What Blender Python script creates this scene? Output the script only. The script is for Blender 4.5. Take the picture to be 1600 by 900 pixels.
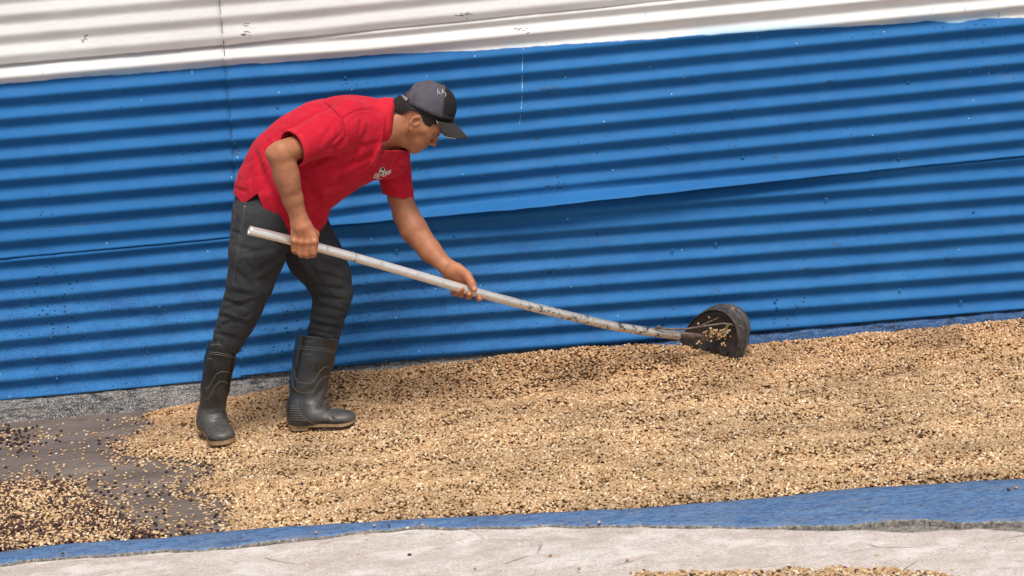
import bpy, bmesh, math, random
import numpy as np
from mathutils import Vector

random.seed(7)
rng = np.random.default_rng(7)
scene = bpy.context.scene
for o in list(bpy.data.objects):
    bpy.data.objects.remove(o)

# ------------------------------------------------------------------ camera
F = 3131.0                      # focal length in photo pixels (1600 wide)
CAM = np.array([0.0, -7.5, 2.215])
PITCH, ROLL = math.radians(14.0), math.radians(5.03)
fwd = np.array([0, math.cos(PITCH), -math.sin(PITCH)])
_rt = np.array([1.0, 0, 0]); _up = np.array([0, math.sin(PITCH), math.cos(PITCH)])
CR = _rt * math.cos(ROLL) - _up * math.sin(ROLL)
CU = _up * math.cos(ROLL) + _rt * math.sin(ROLL)

cam_d = bpy.data.cameras.new("camera")
cam = bpy.data.objects.new("camera", cam_d)
scene.collection.objects.link(cam)
from mathutils import Matrix
M = Matrix.Identity(4)
for i in range(3):
    M[i][0] = CR[i]; M[i][1] = CU[i]; M[i][2] = -fwd[i]; M[i][3] = CAM[i]
cam.matrix_world = M
cam_d.sensor_width = 36.0
cam_d.lens = 36.0 * F / 1600.0
cam_d.clip_start = 0.1
cam_d.clip_end = 500
scene.camera = cam

# ------------------------------------------------------------------ world and sun (bright overcast)
SUN_EL, SUN_AZ = math.radians(64), math.radians(168)   # azimuth from +Y clockwise: sun behind the camera, a little left
world = bpy.data.worlds.new("World"); scene.world = world
world.use_nodes = True
nt = world.node_tree
bg = nt.nodes["Background"]
sky = nt.nodes.new("ShaderNodeTexSky"); sky.sky_type = 'NISHITA'; sky.sun_disc = False
sky.sun_elevation = SUN_EL; sky.sun_rotation = SUN_AZ
sky.air_density = 1.0; sky.dust_density = 1.0; sky.ozone_density = 1.0
hs = nt.nodes.new("ShaderNodeHueSaturation"); hs.inputs['Saturation'].default_value = 0.30
nt.links.new(sky.outputs[0], hs.inputs['Color'])
nt.links.new(hs.outputs[0], bg.inputs[0])
bg.inputs[1].default_value = 0.05
sd = bpy.data.lights.new("sun", 'SUN'); sd.energy = 1.5; sd.angle = math.radians(30); sd.color = (1, .95, .88)
sun = bpy.data.objects.new("sun", sd); scene.collection.objects.link(sun)
sdir = Vector((math.sin(SUN_AZ) * math.cos(SUN_EL), math.cos(SUN_AZ) * math.cos(SUN_EL), math.sin(SUN_EL)))
sun.rotation_euler = sdir.to_track_quat('Z', 'Y').to_euler()
sun.location = (0, -3, 6)
scene.view_settings.view_transform = 'Standard'
scene.view_settings.look = 'None'
scene.view_settings.exposure = 1.2
scene.view_settings.gamma = 1.0

# ------------------------------------------------------------------ pixel <-> world (photo pixels, at a chosen real depth)
def _ray(px, py):
    return fwd[None] + CR[None] * ((np.atleast_1d(px) - 800) / F)[:, None] - CU[None] * ((np.atleast_1d(py) - 450) / F)[:, None]
def PA(px, py, Y):
    d = _ray(np.asarray(px, float), np.asarray(py, float)); Y = np.broadcast_to(np.asarray(Y, float), d[:, 1].shape)
    return CAM[None] + d * ((Y - CAM[1]) / d[:, 1])[:, None]
def P(px, py, Y): return PA([px], [py], Y)[0]
def GA(px, py, z=0.0):
    d = _ray(np.asarray(px, float), np.asarray(py, float))
    return CAM[None] + d * ((z - CAM[2]) / d[:, 2])[:, None]
def G(px, py, z=0.0): return GA([px], [py], z)[0]
def proj(V):
    q = V - CAM; w = q @ fwd
    return 800 + F * (q @ CR) / w, 450 - F * (q @ CU) / w
def ppm(Y, z=0.7): return F / ((Y - CAM[1]) * fwd[1] + (z - CAM[2]) * fwd[2])

# ------------------------------------------------------------------ small helpers
COL = scene.collection
def link(o, parent=None):
    COL.objects.link(o)
    if parent is not None: o.parent = parent
    return o
def mesh_obj(name, verts, faces, mat=None, parent=None, smooth=True):
    me = bpy.data.meshes.new(name)
    me.from_pydata([tuple(v) for v in verts], [], [tuple(f) for f in faces])
    me.update()
    if smooth: me.polygons.foreach_set('use_smooth', [True] * len(me.polygons))
    if mat is not None: me.materials.append(mat)
    return link(bpy.data.objects.new(name, me), parent)
def npmesh(name, V, Q, mat=None, parent=None):
    me = bpy.data.meshes.new(name)
    V = np.ascontiguousarray(V, np.float32); Q = np.ascontiguousarray(Q, np.int32)
    n = Q.shape[1]
    me.vertices.add(len(V)); me.vertices.foreach_set('co', V.ravel())
    me.loops.add(Q.size); me.loops.foreach_set('vertex_index', Q.ravel())
    me.polygons.add(len(Q)); me.polygons.foreach_set('loop_start', np.arange(0, Q.size, n, dtype=np.int32))
    me.polygons.foreach_set('loop_total', np.full(len(Q), n, np.int32))
    me.polygons.foreach_set('use_smooth', np.ones(len(Q), bool))
    me.update(calc_edges=True); me.validate()
    if mat is not None: me.materials.append(mat)
    return link(bpy.data.objects.new(name, me), parent)
def fattr(o, name, vals, typ='FLOAT'):
    a = o.data.attributes.new(name, typ, 'POINT')
    if typ == 'FLOAT': a.data.foreach_set('value', np.asarray(vals, np.float32).ravel())
    elif typ == 'FLOAT_COLOR': a.data.foreach_set('color', np.asarray(vals, np.float32).ravel())
    else: a.data.foreach_set('vector', np.asarray(vals, np.float32).ravel())
def tag(o, label=None, cat=None, group=None, kind=None):
    if label: o['label'] = label
    if cat: o['category'] = cat
    if group: o['group'] = group
    if kind: o['kind'] = kind
    return o
def empty(name, loc=(0, 0, 0)):
    o = bpy.data.objects.new(name, None); o.location = loc; o.empty_display_size = .1
    return link(o)

def _hash(ix, iy, iz, seed):
    n = (ix * 374761393 + iy * 668265263 + iz * 2147483647 + seed * 1274126177) & 0xffffffff
    n = ((n ^ (n >> 13)) * 1274126177) & 0xffffffff
    return ((n ^ (n >> 16)) & 0xffff) / 32767.5 - 1.0
def vnoise(p, scale=1.0, seed=0, octaves=1):
    """value noise, p (n,3) -> (n,) in about -1..1"""
    out = np.zeros(len(p)); amp = 1.0
    q0 = np.asarray(p, float) * scale
    for o in range(octaves):
        q = q0 * (2.03 ** o) + 17.3 * o
        i = np.floor(q).astype(np.int64); f = q - i; f = f * f * (3 - 2 * f)
        acc = 0
        for dx in (0, 1):
            for dy in (0, 1):
                for dz in (0, 1):
                    w = (f[:, 0] if dx else 1 - f[:, 0]) * (f[:, 1] if dy else 1 - f[:, 1]) * (f[:, 2] if dz else 1 - f[:, 2])
                    acc = acc + w * _hash(i[:, 0] + dx, i[:, 1] + dy, i[:, 2] + dz, seed + o)
        out += acc * amp; amp *= .5
    return out

# ------------------------------------------------------------------ material helpers
def new_mat(name, base=(.5, .5, .5), rough=.6, metallic=0.0, spec=.5):
    m = bpy.data.materials.new(name); m.use_nodes = True
    b = m.node_tree.nodes['Principled BSDF']
    b.inputs['Base Color'].default_value = (*base, 1); b.inputs['Roughness'].default_value = rough
    b.inputs['Metallic'].default_value = metallic; b.inputs['Specular IOR Level'].default_value = spec
    return m
class NB:
    def __init__(s, m): s.m = m; s.t = m.node_tree; s.n = s.t.nodes; s.l = s.t.links; s.b = s.n['Principled BSDF']
    def coord(s, kind='Object'): return s.n.new('ShaderNodeTexCoord').outputs[kind]
    def mapping(s, vec, scale=(1, 1, 1), rot=(0, 0, 0)):
        k = s.n.new('ShaderNodeMapping'); k.inputs['Scale'].default_value = scale; k.inputs['Rotation'].default_value = rot
        s.l.new(vec, k.inputs['Vector']); return k.outputs[0]
    def noise(s, vec, scale, detail=3, rough=.55, dist=0):
        k = s.n.new('ShaderNodeTexNoise'); k.inputs['Scale'].default_value = scale; k.inputs['Detail'].default_value = detail
        k.inputs['Roughness'].default_value = rough; k.inputs['Distortion'].default_value = dist
        s.l.new(vec, k.inputs['Vector']); return k.outputs['Fac']
    def voronoi(s, vec, scale, feature='F1', out='Distance', rand=1):
        k = s.n.new('ShaderNodeTexVoronoi'); k.feature = feature; k.inputs['Scale'].default_value = scale
        k.inputs['Randomness'].default_value = rand
        s.l.new(vec, k.inputs['Vector']); return k.outputs[out]
    def ramp(s, fac, stops, interp='LINEAR'):
        k = s.n.new('ShaderNodeValToRGB'); k.color_ramp.interpolation = interp
        e = k.color_ramp.elements
        while len(e) < len(stops): e.new(.5)
        for q, (p, c) in zip(e, stops):
            q.position = p; q.color = (*c, 1) if hasattr(c, '__len__') else (c, c, c, 1)
        s.l.new(fac, k.inputs[0]); return k.outputs[0]
    def mix(s, fac, a, b, mode='MIX'):
        k = s.n.new('ShaderNodeMix'); k.data_type = 'RGBA'; k.blend_type = mode
        for i, v in ((0, fac), (6, a), (7, b)):
            if isinstance(v, bpy.types.NodeSocket): s.l.new(v, k.inputs[i])
            elif i == 0: k.inputs[0].default_value = v
            else: k.inputs[i].default_value = (*v, 1) if hasattr(v, '__len__') else (v, v, v, 1)
        return k.outputs[2]
    def math(s, op, a, b=0.0, clamp=False):
        k = s.n.new('ShaderNodeMath'); k.operation = op; k.use_clamp = clamp
        for i, v in enumerate((a, b)):
            if isinstance(v, bpy.types.NodeSocket): s.l.new(v, k.inputs[i])
            else: k.inputs[i].default_value = v
        return k.outputs[0]
    def attr(s, name, out='Fac', typ='GEOMETRY'):
        k = s.n.new('ShaderNodeAttribute'); k.attribute_name = name; k.attribute_type = typ; return k.outputs[out]
    def bump(s, h, strength=.3, dist=.01, prev=None):
        k = s.n.new('ShaderNodeBump'); k.inputs['Strength'].default_value = strength; k.inputs['Distance'].default_value = dist
        s.l.new(h, k.inputs['Height'])
        if prev is not None: s.l.new(prev, k.inputs['Normal'])
        return k.outputs[0]
    def sepxyz(s, vec):
        k = s.n.new('ShaderNodeSeparateXYZ'); s.l.new(vec, k.inputs[0]); return k.outputs
    def color(s, c): s.l.new(c, s.b.inputs['Base Color'])
    def rough(s, c): s.l.new(c, s.b.inputs['Roughness'])
    def normal(s, c): s.l.new(c, s.b.inputs['Normal'])

# wall paint: attribute 'paint' = metres below the hand-painted white/blue edge
def wall_mat():
    m = new_mat('painted_sheet', rough=.62, spec=.14); k = NB(m); g = k.coord('Object')
    d = k.attr('paint')
    wob = k.noise(k.mapping(g, (6, 6, 30)), 3, 4)
    d2 = k.math('ADD', d, k.math('MULTIPLY', k.math('SUBTRACT', wob, .5), .012))
    fac = k.ramp(k.math('ADD', k.math('MULTIPLY', d2, 60.0), .5), [(0.35, 0), (0.65, 1)])
    low = k.attr('low')                       # 0..1 how much wear (lower sheets)
    n1 = k.noise(g, 2.2, 5); n2 = k.noise(k.mapping(g, (8, 8, 60)), 2, 5, .7); n3 = k.noise(g, 260, 3, .7)
    blue = k.ramp(n1, [(.3, (.017, .132, .36)), (.7, (.027, .170, .43))])
    rubbed = k.ramp(k.noise(k.mapping(g, (1, 1, 2.5)), 7, 5, .65), [(.42, 0), (.66, 1)])
    blue = k.mix(k.math('MULTIPLY', rubbed, k.math('MULTIPLY', low, .8)), blue, (.012, .075, .25))
    fine = k.ramp(n3, [(.42, 0), (.62, 1)])
    blue = k.mix(k.math('MULTIPLY', fine, k.math('MULTIPLY', low, .45)), blue, (.10, .33, .70))
    streak = k.ramp(n2, [(.62, 0), (.78, 1)])
    blue = k.mix(k.math('MULTIPLY', streak, .4), blue, (.014, .09, .27))
    stain = k.ramp(k.noise(k.mapping(g, (3, 1, .5)), 3.2, 5, .65), [(.55, 0), (.75, 1)])
    blue = k.mix(k.math('MULTIPLY', stain, .35), blue, (.016, .10, .30))
    # little dark chips, denser towards the bottom
    cells = k.voronoi(k.mapping(g, (1, 1, 1.5)), 34)
    dens = k.noise(g, 3.1, 3)
    chips = k.math('LESS_THAN', cells, k.math('MULTIPLY', k.math('SUBTRACT', k.math('ADD', k.math('MULTIPLY', dens, .62), k.math('MULTIPLY', low, .07)), .26), 1.0, ))
    blue = k.mix(k.math('MULTIPLY', chips, .85), blue, (.012, .045, .11))
    spk = k.math('LESS_THAN', k.voronoi(g, 14), .035)
    blue = k.mix(spk, blue, (.45, .62, .78))
    white = k.ramp(n1, [(.25, (.76, .73, .71)), (.75, (.86, .84, .82))])
    wd = k.ramp(n2, [(.5, 0), (.75, 1)])
    white = k.mix(k.math('MULTIPLY', wd, .35), white, (.60, .52, .46))
    wch = k.math('LESS_THAN', k.voronoi(g, 30), .05)
    white = k.mix(k.math('MULTIPLY', wch, .6), white, (.25, .22, .2))
    # thinned blue smeared over the white just above the edge in places
    smear = k.math('MULTIPLY', k.ramp(d2, [(0.0, 0), (1, 0)]), 0)
    near = k.ramp(k.math('ADD', k.math('MULTIPLY', d2, 22.0), 1.0), [(.2, 0), (.95, 1)])
    patch = k.ramp(k.noise(k.mapping(g, (1, 1, .2)), 1.9, 2), [(.5, 0), (.62, 1)])
    white = k.mix(k.math('MULTIPLY', k.math('MULTIPLY', near, patch), .75), white, (.33, .62, .82))
    k.color(k.mix(fac, white, blue))
    h = k.math('ADD', k.math('MULTIPLY', n3, .3), k.math('ADD', k.math('MULTIPLY', k.noise(g, 30, 4), 1.0), k.math('MULTIPLY', chips, -.6)))
    k.normal(k.bump(h, .35, .0022))
    k.rough(k.ramp(k.noise(g, 9, 3), [(.3, .52), (.7, .72)]))
    return m
M_wall = wall_mat()
def simple(name, c1, c2, scale, rough=.8, bump=.3, bdist=.003, bscale=None, spec=.3, detail=5):
    m = new_mat(name, rough=rough, spec=spec); k = NB(m); g = k.coord('Object')
    n = k.noise(g, scale, detail); k.color(k.ramp(n, [(.32, c1), (.68, c2)]))
    if bump: k.normal(k.bump(k.noise(g, bscale or scale * 3, 4), bump, bdist))
    return m
def footing_mat():
    m = new_mat('rough_mortar', rough=.9, spec=.2); k = NB(m); g = k.coord('Object')
    big = k.noise(g, 9, 5, .65); sp = k.noise(g, 210, 4, .75)
    c = k.ramp(big, [(.3, (.055, .052, .05)), (.55, (.17, .155, .145)), (.75, (.34, .31, .29))])
    c = k.mix(k.ramp(sp, [(.50, 0), (.60, 1)]), c, (.62, .59, .56))
    c = k.mix(k.ramp(k.noise(g, 150, 3, .7), [(.60, 0), (.66, 1)]), c, (.03, .03, .03))
    x = k.sepxyz(g)
    bl = k.math('MULTIPLY', k.ramp(k.math('ADD', k.math('MULTIPLY', x[0], .6), k.math('MULTIPLY', k.noise(g, 6, 4), .9)), [(.45, 0), (.85, 1)]), .95)
    c = k.mix(k.math('MULTIPLY', bl, k.ramp(sp, [(.46, 1), (.70, .55)])), c, (.022, .11, .29))
    c = k.mix(k.ramp(k.noise(k.mapping(g, (.5, 1, 2)), 34, 5, .75), [(.50, 0), (.62, .85)]), c, (.025, .03, .045))
    k.color(c)
    k.normal(k.bump(k.math('ADD', sp, k.math('MULTIPLY', big, 1.5)), .9, .006))
    return m
M_foot = footing_mat()
def patio_mat():
    m = new_mat('damp_concrete', rough=.72, spec=.35); k = NB(m); g = k.coord('Object')
    big = k.noise(k.mapping(g, (.6, 2.2, 1)), 3.5, 6, .6)
    c = k.ramp(big, [(.3, (.085, .062, .052)), (.55, (.165, .125, .108)), (.75, (.26, .205, .175))])
    fine = k.noise(g, 190, 4, .7)
    c = k.mix(k.ramp(fine, [(.45, 0), (.7, .55)]), c, (.32, .27, .24))
    c = k.mix(k.ramp(k.noise(g, 14, 5, .7), [(.52, 0), (.72, .7)]), c, (.07, .055, .05))
    c = k.mix(k.ramp(k.noise(k.mapping(g, (.25, 2.5, 1)), 40, 5, .8), [(.55, 0), (.68, .6)]), c, (.36, .29, .25))
    k.color(c); k.normal(k.bump(fine, .5, .003)); return m
M_patio = patio_mat()
def pale_mat():
    m = new_mat('pale_cement', rough=.88, spec=.2); k = NB(m); g = k.coord('Object')
    big = k.noise(k.mapping(g, (.8, 2.6, 1)), 2.6, 6, .62)
    c = k.ramp(big, [(.28, (.54, .45, .405)), (.5, (.72, .63, .58)), (.72, (.85, .79, .74))])
    f = k.noise(g, 130, 5, .75)
    c = k.mix(k.ramp(f, [(.46, 0), (.60, .6)]), c, (.40, .32, .28))
    c = k.mix(k.ramp(k.noise(g, 210, 3, .7), [(.56, 0), (.64, .7)]), c, (.84, .80, .76))
    c = k.mix(k.ramp(k.noise(k.mapping(g, (5, 16, 1)), 5, 5, .7), [(.6, 0), (.72, .6)]), c, (.22, .18, .16))
    c = k.mix(k.ramp(k.noise(k.mapping(g, (.9, 1.2, 1)), 24, 5, .7), [(.47, 0), (.62, .5)]), c, (.47, .385, .34))
    c = k.mix(k.ramp(k.noise(k.mapping(g, (.8, 1.4, 1)), 8, 4, .65), [(.52, 0), (.66, .7)]), c, (.84, .78, .73))
    crk = k.voronoi(k.mapping(g, (.5, 1.2, 1)), 3.5, 'DISTANCE_TO_EDGE')
    c = k.mix(k.math('MULTIPLY', k.math('LESS_THAN', crk, .006), k.ramp(k.noise(g, 6, 2), [(.5, 0), (.6, .7)])), c, (.16, .13, .115))
    pits = k.math('LESS_THAN', k.voronoi(g, 26), .06)
    c = k.mix(k.math('MULTIPLY', pits, .8), c, (.07, .05, .045))
    k.color(c); k.normal(k.bump(k.math('ADD', f, k.math('MULTIPLY', big, 2)), .9, .006)); return m
M_pale = pale_mat()
def kerb_mat():
    m = new_mat('blue_kerb_paint', rough=.6, spec=.4); k = NB(m); g = k.coord('Object')
    big = k.noise(k.mapping(g, (1, 3, 1)), 4, 6, .65)
    c = k.ramp(big, [(.3, (.065, .145, .31)), (.6, (.105, .21, .41)), (.8, (.17, .28, .46))])
    f = k.noise(k.mapping(g, (.35, 1, 1)), 150, 4, .7)
    c = k.mix(k.ramp(f, [(.50, 0), (.64, .85)]), c, (.035, .065, .13))
    c = k.mix(k.ramp(k.noise(k.mapping(g, (.3, 1.4, 1)), 22, 6, .8), [(.47, 0), (.62, .75)]), c, (.15, .18, .25))
    c = k.mix(k.ramp(k.noise(k.mapping(g, (.5, 1.4, 1)), 48, 4, .7), [(.50, 0), (.60, .75)]), c, (.04, .085, .19))
    c = k.mix(k.ramp(k.noise(g, 13, 6, .8), [(.60, 0), (.70, .55)]), c, (.26, .27, .29))
    c = k.mix(k.ramp(k.noise(k.mapping(g, (.5, 1.6, 1)), 300, 2, .7), [(.58, 0), (.66, .6)]), c, (.22, .33, .52))
    c = k.mix(k.ramp(k.noise(g, 95, 3, .7), [(.63, 0), (.69, .6)]), c, (.34, .38, .46))
    c = k.mix(k.ramp(k.noise(k.mapping(g, (.5, 1, 1)), 70, 3, .7), [(.31, .8), (.38, 0)]), c, (.035, .05, .085))
    a = k.attr('worn')
    c = k.mix(k.ramp(k.math('ADD', a, k.math('MULTIPLY', k.math('SUBTRACT', k.noise(g, 60, 4, .7), .5), .9)), [(.45, 0), (.55, 1)]), c, k.ramp(k.noise(g, 75, 5, .8), [(.38, (.07, .062, .055)), (.52, (.21, .19, .17)), (.66, (.44, .40, .37))]))
    k.color(c); k.normal(k.bump(k.math('ADD', f, k.math('MULTIPLY', big, .5)), .3, .0015)); return m
M_kerb = kerb_mat()
M_asphalt = simple('asphalt', (.04, .04, .042), (.065, .063, .06), 30)
def bean_mat():
    m = new_mat('dried_bean', rough=.55, spec=.35); k = NB(m)
    c = k.attr('col', 'Color', 'INSTANCER')
    g = k.coord('Object'); x = k.sepxyz(g)
    cre = k.math('LESS_THAN', k.math('ABSOLUTE', k.math('ADD', x[1], k.math('MULTIPLY', k.math('SINE', k.math('MULTIPLY', x[0], 500)), .0004))), .00045)
    cre = k.math('MULTIPLY', cre, k.math('GREATER_THAN', x[2], .001))
    c = k.mix(k.math('MULTIPLY', cre, .55), c, (.16, .075, .03))
    k.color(c); return m
M_bean = bean_mat()
M_heapbase = simple('bean_bed', (.055, .028, .014), (.15, .085, .038), 160, bump=.8, bdist=.006, bscale=220)

# ------------------------------------------------------------------ the wall of corrugated sheets
wall = tag(empty('corrugated_wall', (0, 0, 0)), 'blue and white painted corrugated metal wall behind the bent man', 'wall')
WX = [-400, 0, 50, 100, 150, 200, 350, 357, 450, 600, 750, 900, 960, 1000, 1200, 1400, 1450, 1490, 1530, 1600, 2000]
WY = [165, 131, 127, 122, 118, 116, 103, 101, 96, 84, 78, 67, 63, 61, 46, 37, 32, 36, 29, 27, -4]
def sheet(px0, px1, top, bot, yd, pit, dy, low, label, lift=None, seedn=0, left_curve=None, blend=None, tuck=None, amp=.0106):
    nu = int((px1 - px0) / 9) + 1
    us = np.linspace(px0, px1, nu)
    rows = 230
    tt = np.linspace(0, 1, rows)
    X, T = np.meshgrid(us, tt)
    Yt = top(X); Yb = bot(X)
    nr = int((Yb - Yt).max() / 2.3)
    tt = np.linspace(0, 1, nr); X, T = np.meshgrid(us, tt); Yt = top(X); Yb = bot(X)
    wob = np.interp(us, np.linspace(px0, px1, 60), rng.normal(0, .35, 60))
    PY = Yt + (Yb - Yt) * T + (T == 1) * wob[None]
    if left_curve is not None:
        k = left_curve(PY) - px0
        X = X + k * np.clip(1 - (X - px0) / 40, 0, 1)
        lip = .0085 * np.clip(1 - (X - px0 - k) / 7, 0, 1).ravel() ** 1.5
    else: lip = 0
    ph = (PY - yd(X)) / pit(X)
    if blend is not None:                            # nested into its left neighbour at the upright seam
        pl = (PY - blend[0](X)) / blend[1](X); df = pl - ph; df = df - np.round(np.mean(df[:, :3])) 
        df = (df + .5) % 1 - .5
        w = np.clip(1 - (X - px0) / 260., 0, 1); ph = ph + df * w * w * (3 - 2 * w)
    pr = -amp * (np.sin(2 * np.pi * ph) + .05 * np.sin(4 * np.pi * ph) - .06 * np.sin(6 * np.pi * ph))
    pos3 = PA(X.ravel(), PY.ravel(), 0.0)
    pr = pr.ravel() + dy + lip
    pr += .0018 * vnoise(pos3 * np.array([1, 1, 2.5]), 5, seedn, 2)
    pr += .0006 * vnoise(pos3, 28, seedn + 5, 2)
    if lift is not None: pr += lift(X.ravel(), T.ravel())
    if tuck is not None: pr -= .022 * np.clip((tuck(X.ravel()) + 5 - PY.ravel()) / 7, 0, 1)     # slips behind the sheet above
    if callable(low) and px0 > 300:
        pr -= .034 * np.clip((401.2 - .1 * X.ravel() + 26 - PY.ravel()) / 26, 0, 1) ** 1.5 * np.clip((X.ravel() - 480) / 120, 0, 1) * np.clip((1500 - X.ravel()) / 350, 0, 1)
    for _ in range(10):                              # dents
        cx, cy = rng.uniform(px0, px1), rng.uniform(0, 600)
        rr = rng.uniform(5, 16); d2 = ((X.ravel() - cx) / rr / 1.8) ** 2 + ((PY.ravel() - cy) / rr) ** 2
        pr -= rng.uniform(.001, .003) * np.exp(-d2)
    V = pos3.copy(); V[:, 1] = -pr
    n, mm = X.shape
    i = np.arange(n * mm).reshape(n, mm)
    Q = np.stack([i[:-1, :-1], i[1:, :-1], i[1:, 1:], i[:-1, 1:]], -1).reshape(-1, 4)
    o = npmesh('corrugated_sheet', V, Q, M_wall, wall)
    bx, by = X.ravel(), PY.ravel()
    fattr(o, 'paint', (by - np.interp(bx, WX, WY)) / 405.0)
    fattr(o, 'low', np.full(len(bx), low) if np.isscalar(low) else low(bx, by))
    md = o.modifiers.new('thick', 'SOLIDIFY'); md.thickness = .0008; md.offset = 0
    o['label'] = label
    return o
seamx = lambda py: np.interp(py, [-200, 0, 70, 120, 240, 400, 590, 700], [332, 343, 350, 354, 365, 372, 376, 378])
L = lambda a, b: (lambda x: a + b * x)
sheet(-260, 385, L(-220, -.088), L(101, -.088), L(94.5, -.087), L(31.9, 0), .0115, 0.0, 'white end of the upper sheet at far left', seedn=1, amp=.0050)
sheet(-260, 385, L(85, -.088), L(403, -.0915), L(383.5, -.0865), L(31.9, 0), .0075, .12, 'mid blue sheet left of the upright seam', seedn=2, tuck=L(101, -.088))
lowfn = lambda x, y: np.clip((y - (400 - .09 * x)) / 90, 0, 1) * np.where(x < 700, 1.0, np.clip(1 - (x - 700) / 500, .35, 1))
sheet(-260, 385, L(385, -.093), L(624, -.093), L(601, -.098), L(31.3, 0), .0030, lowfn, 'lower left blue sheet with scuffed darker paint', seedn=3, tuck=L(403, -.0915))
sheet(338, 1900, L(-40, -.1), L(105, -.1), L(99.5, -.1), L(30.6, 0), .0185, 0.0, 'white upper sheet right of the upright seam', seedn=4, amp=.0050, left_curve=seamx, blend=(L(94.5, -.087), L(31.9, 0)))
def lift_mr(x, t):
    return .052 * np.clip((t - .93) / .07, 0, 1) ** 1.3 * np.exp(-((x - 850) / 330.) ** 2) + .0015 * np.sin(x / 60.) * np.clip((t - .93) / .07, 0, 1)
sheet(352, 1900, L(85, -.1), L(401.2, -.1), L(382, -.1), lambda x: 30.2 - .0005 * (x - 750), .0150, .15, 'large middle blue sheet with its lower edge lifting', lift=lift_mr, seedn=5, left_curve=seamx, blend=(L(383.5, -.0865), L(31.9, 0)), tuck=L(105, -.1))
sheet(366, 1900, lambda x: 346.7 - 52 - .1 * (x - 750), lambda x: 553 - .085 * (x - 750), L(523 + 57, -.076), L(29.6, 0), -.0005 + .0085, lowfn, 'bottom blue sheet behind the rake head, speckled with chips', seedn=6, left_curve=seamx, blend=(L(601, -.098), L(31.3, 0)), tuck=L(401.2, -.1))

# screw heads on the sheets (a few pixels each)
def screws():
    pts = [(59, 244), (384, 53), (384, 38), (130, 60), (380, 243), (398, 232), (376, 545), (1418, 128), (1403, 246), (1405, 452), (860, 140), (1307, 127), (905, 158), (540, 120), (434, 168), (855, 292), (875, 292), (668, 270), (1050, 390), (1210, 470), (70, 368), (1118, 380), (620, 390), (250, 478), (1500, 470), (960, 350), (1160, 245), (90, 590), (715, 20), (685, 25), (830, 48), (1570, 12), (1300, 60), (1290, 310), (1520, 330)]
    bm = bmesh.new()
    for (x, y) in pts:
        c = P(x, y, 0)
        mt = Matrix.Translation((c[0], -.013, c[2])) @ Matrix.Rotation(math.pi / 2, 4, 'X')
        bmesh.ops.create_cone(bm, cap_ends=True, segments=10, radius1=.0065, radius2=.006, depth=.0012, matrix=mt)
        mt = Matrix.Translation((c[0], -.0145, c[2])) @ Matrix.Rotation(math.pi / 2, 4, 'X')
        bmesh.ops.create_cone(bm, cap_ends=True, segments=6, radius1=.0034, radius2=.0025, depth=.003, matrix=mt)
    me = bpy.data.meshes.new('screw_heads'); bm.to_mesh(me); bm.free()
    o = link(bpy.data.objects.new('screw_heads', me), wall); me.materials.append(M_wall)
    co = np.array([v.co for v in me.vertices]); x, y = proj(co)
    fattr(o, 'paint', (y - np.interp(x, WX, WY)) / 405.0); fattr(o, 'low', np.full(len(co), .5))
    o['kind'] = 'stuff'
screws()
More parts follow.
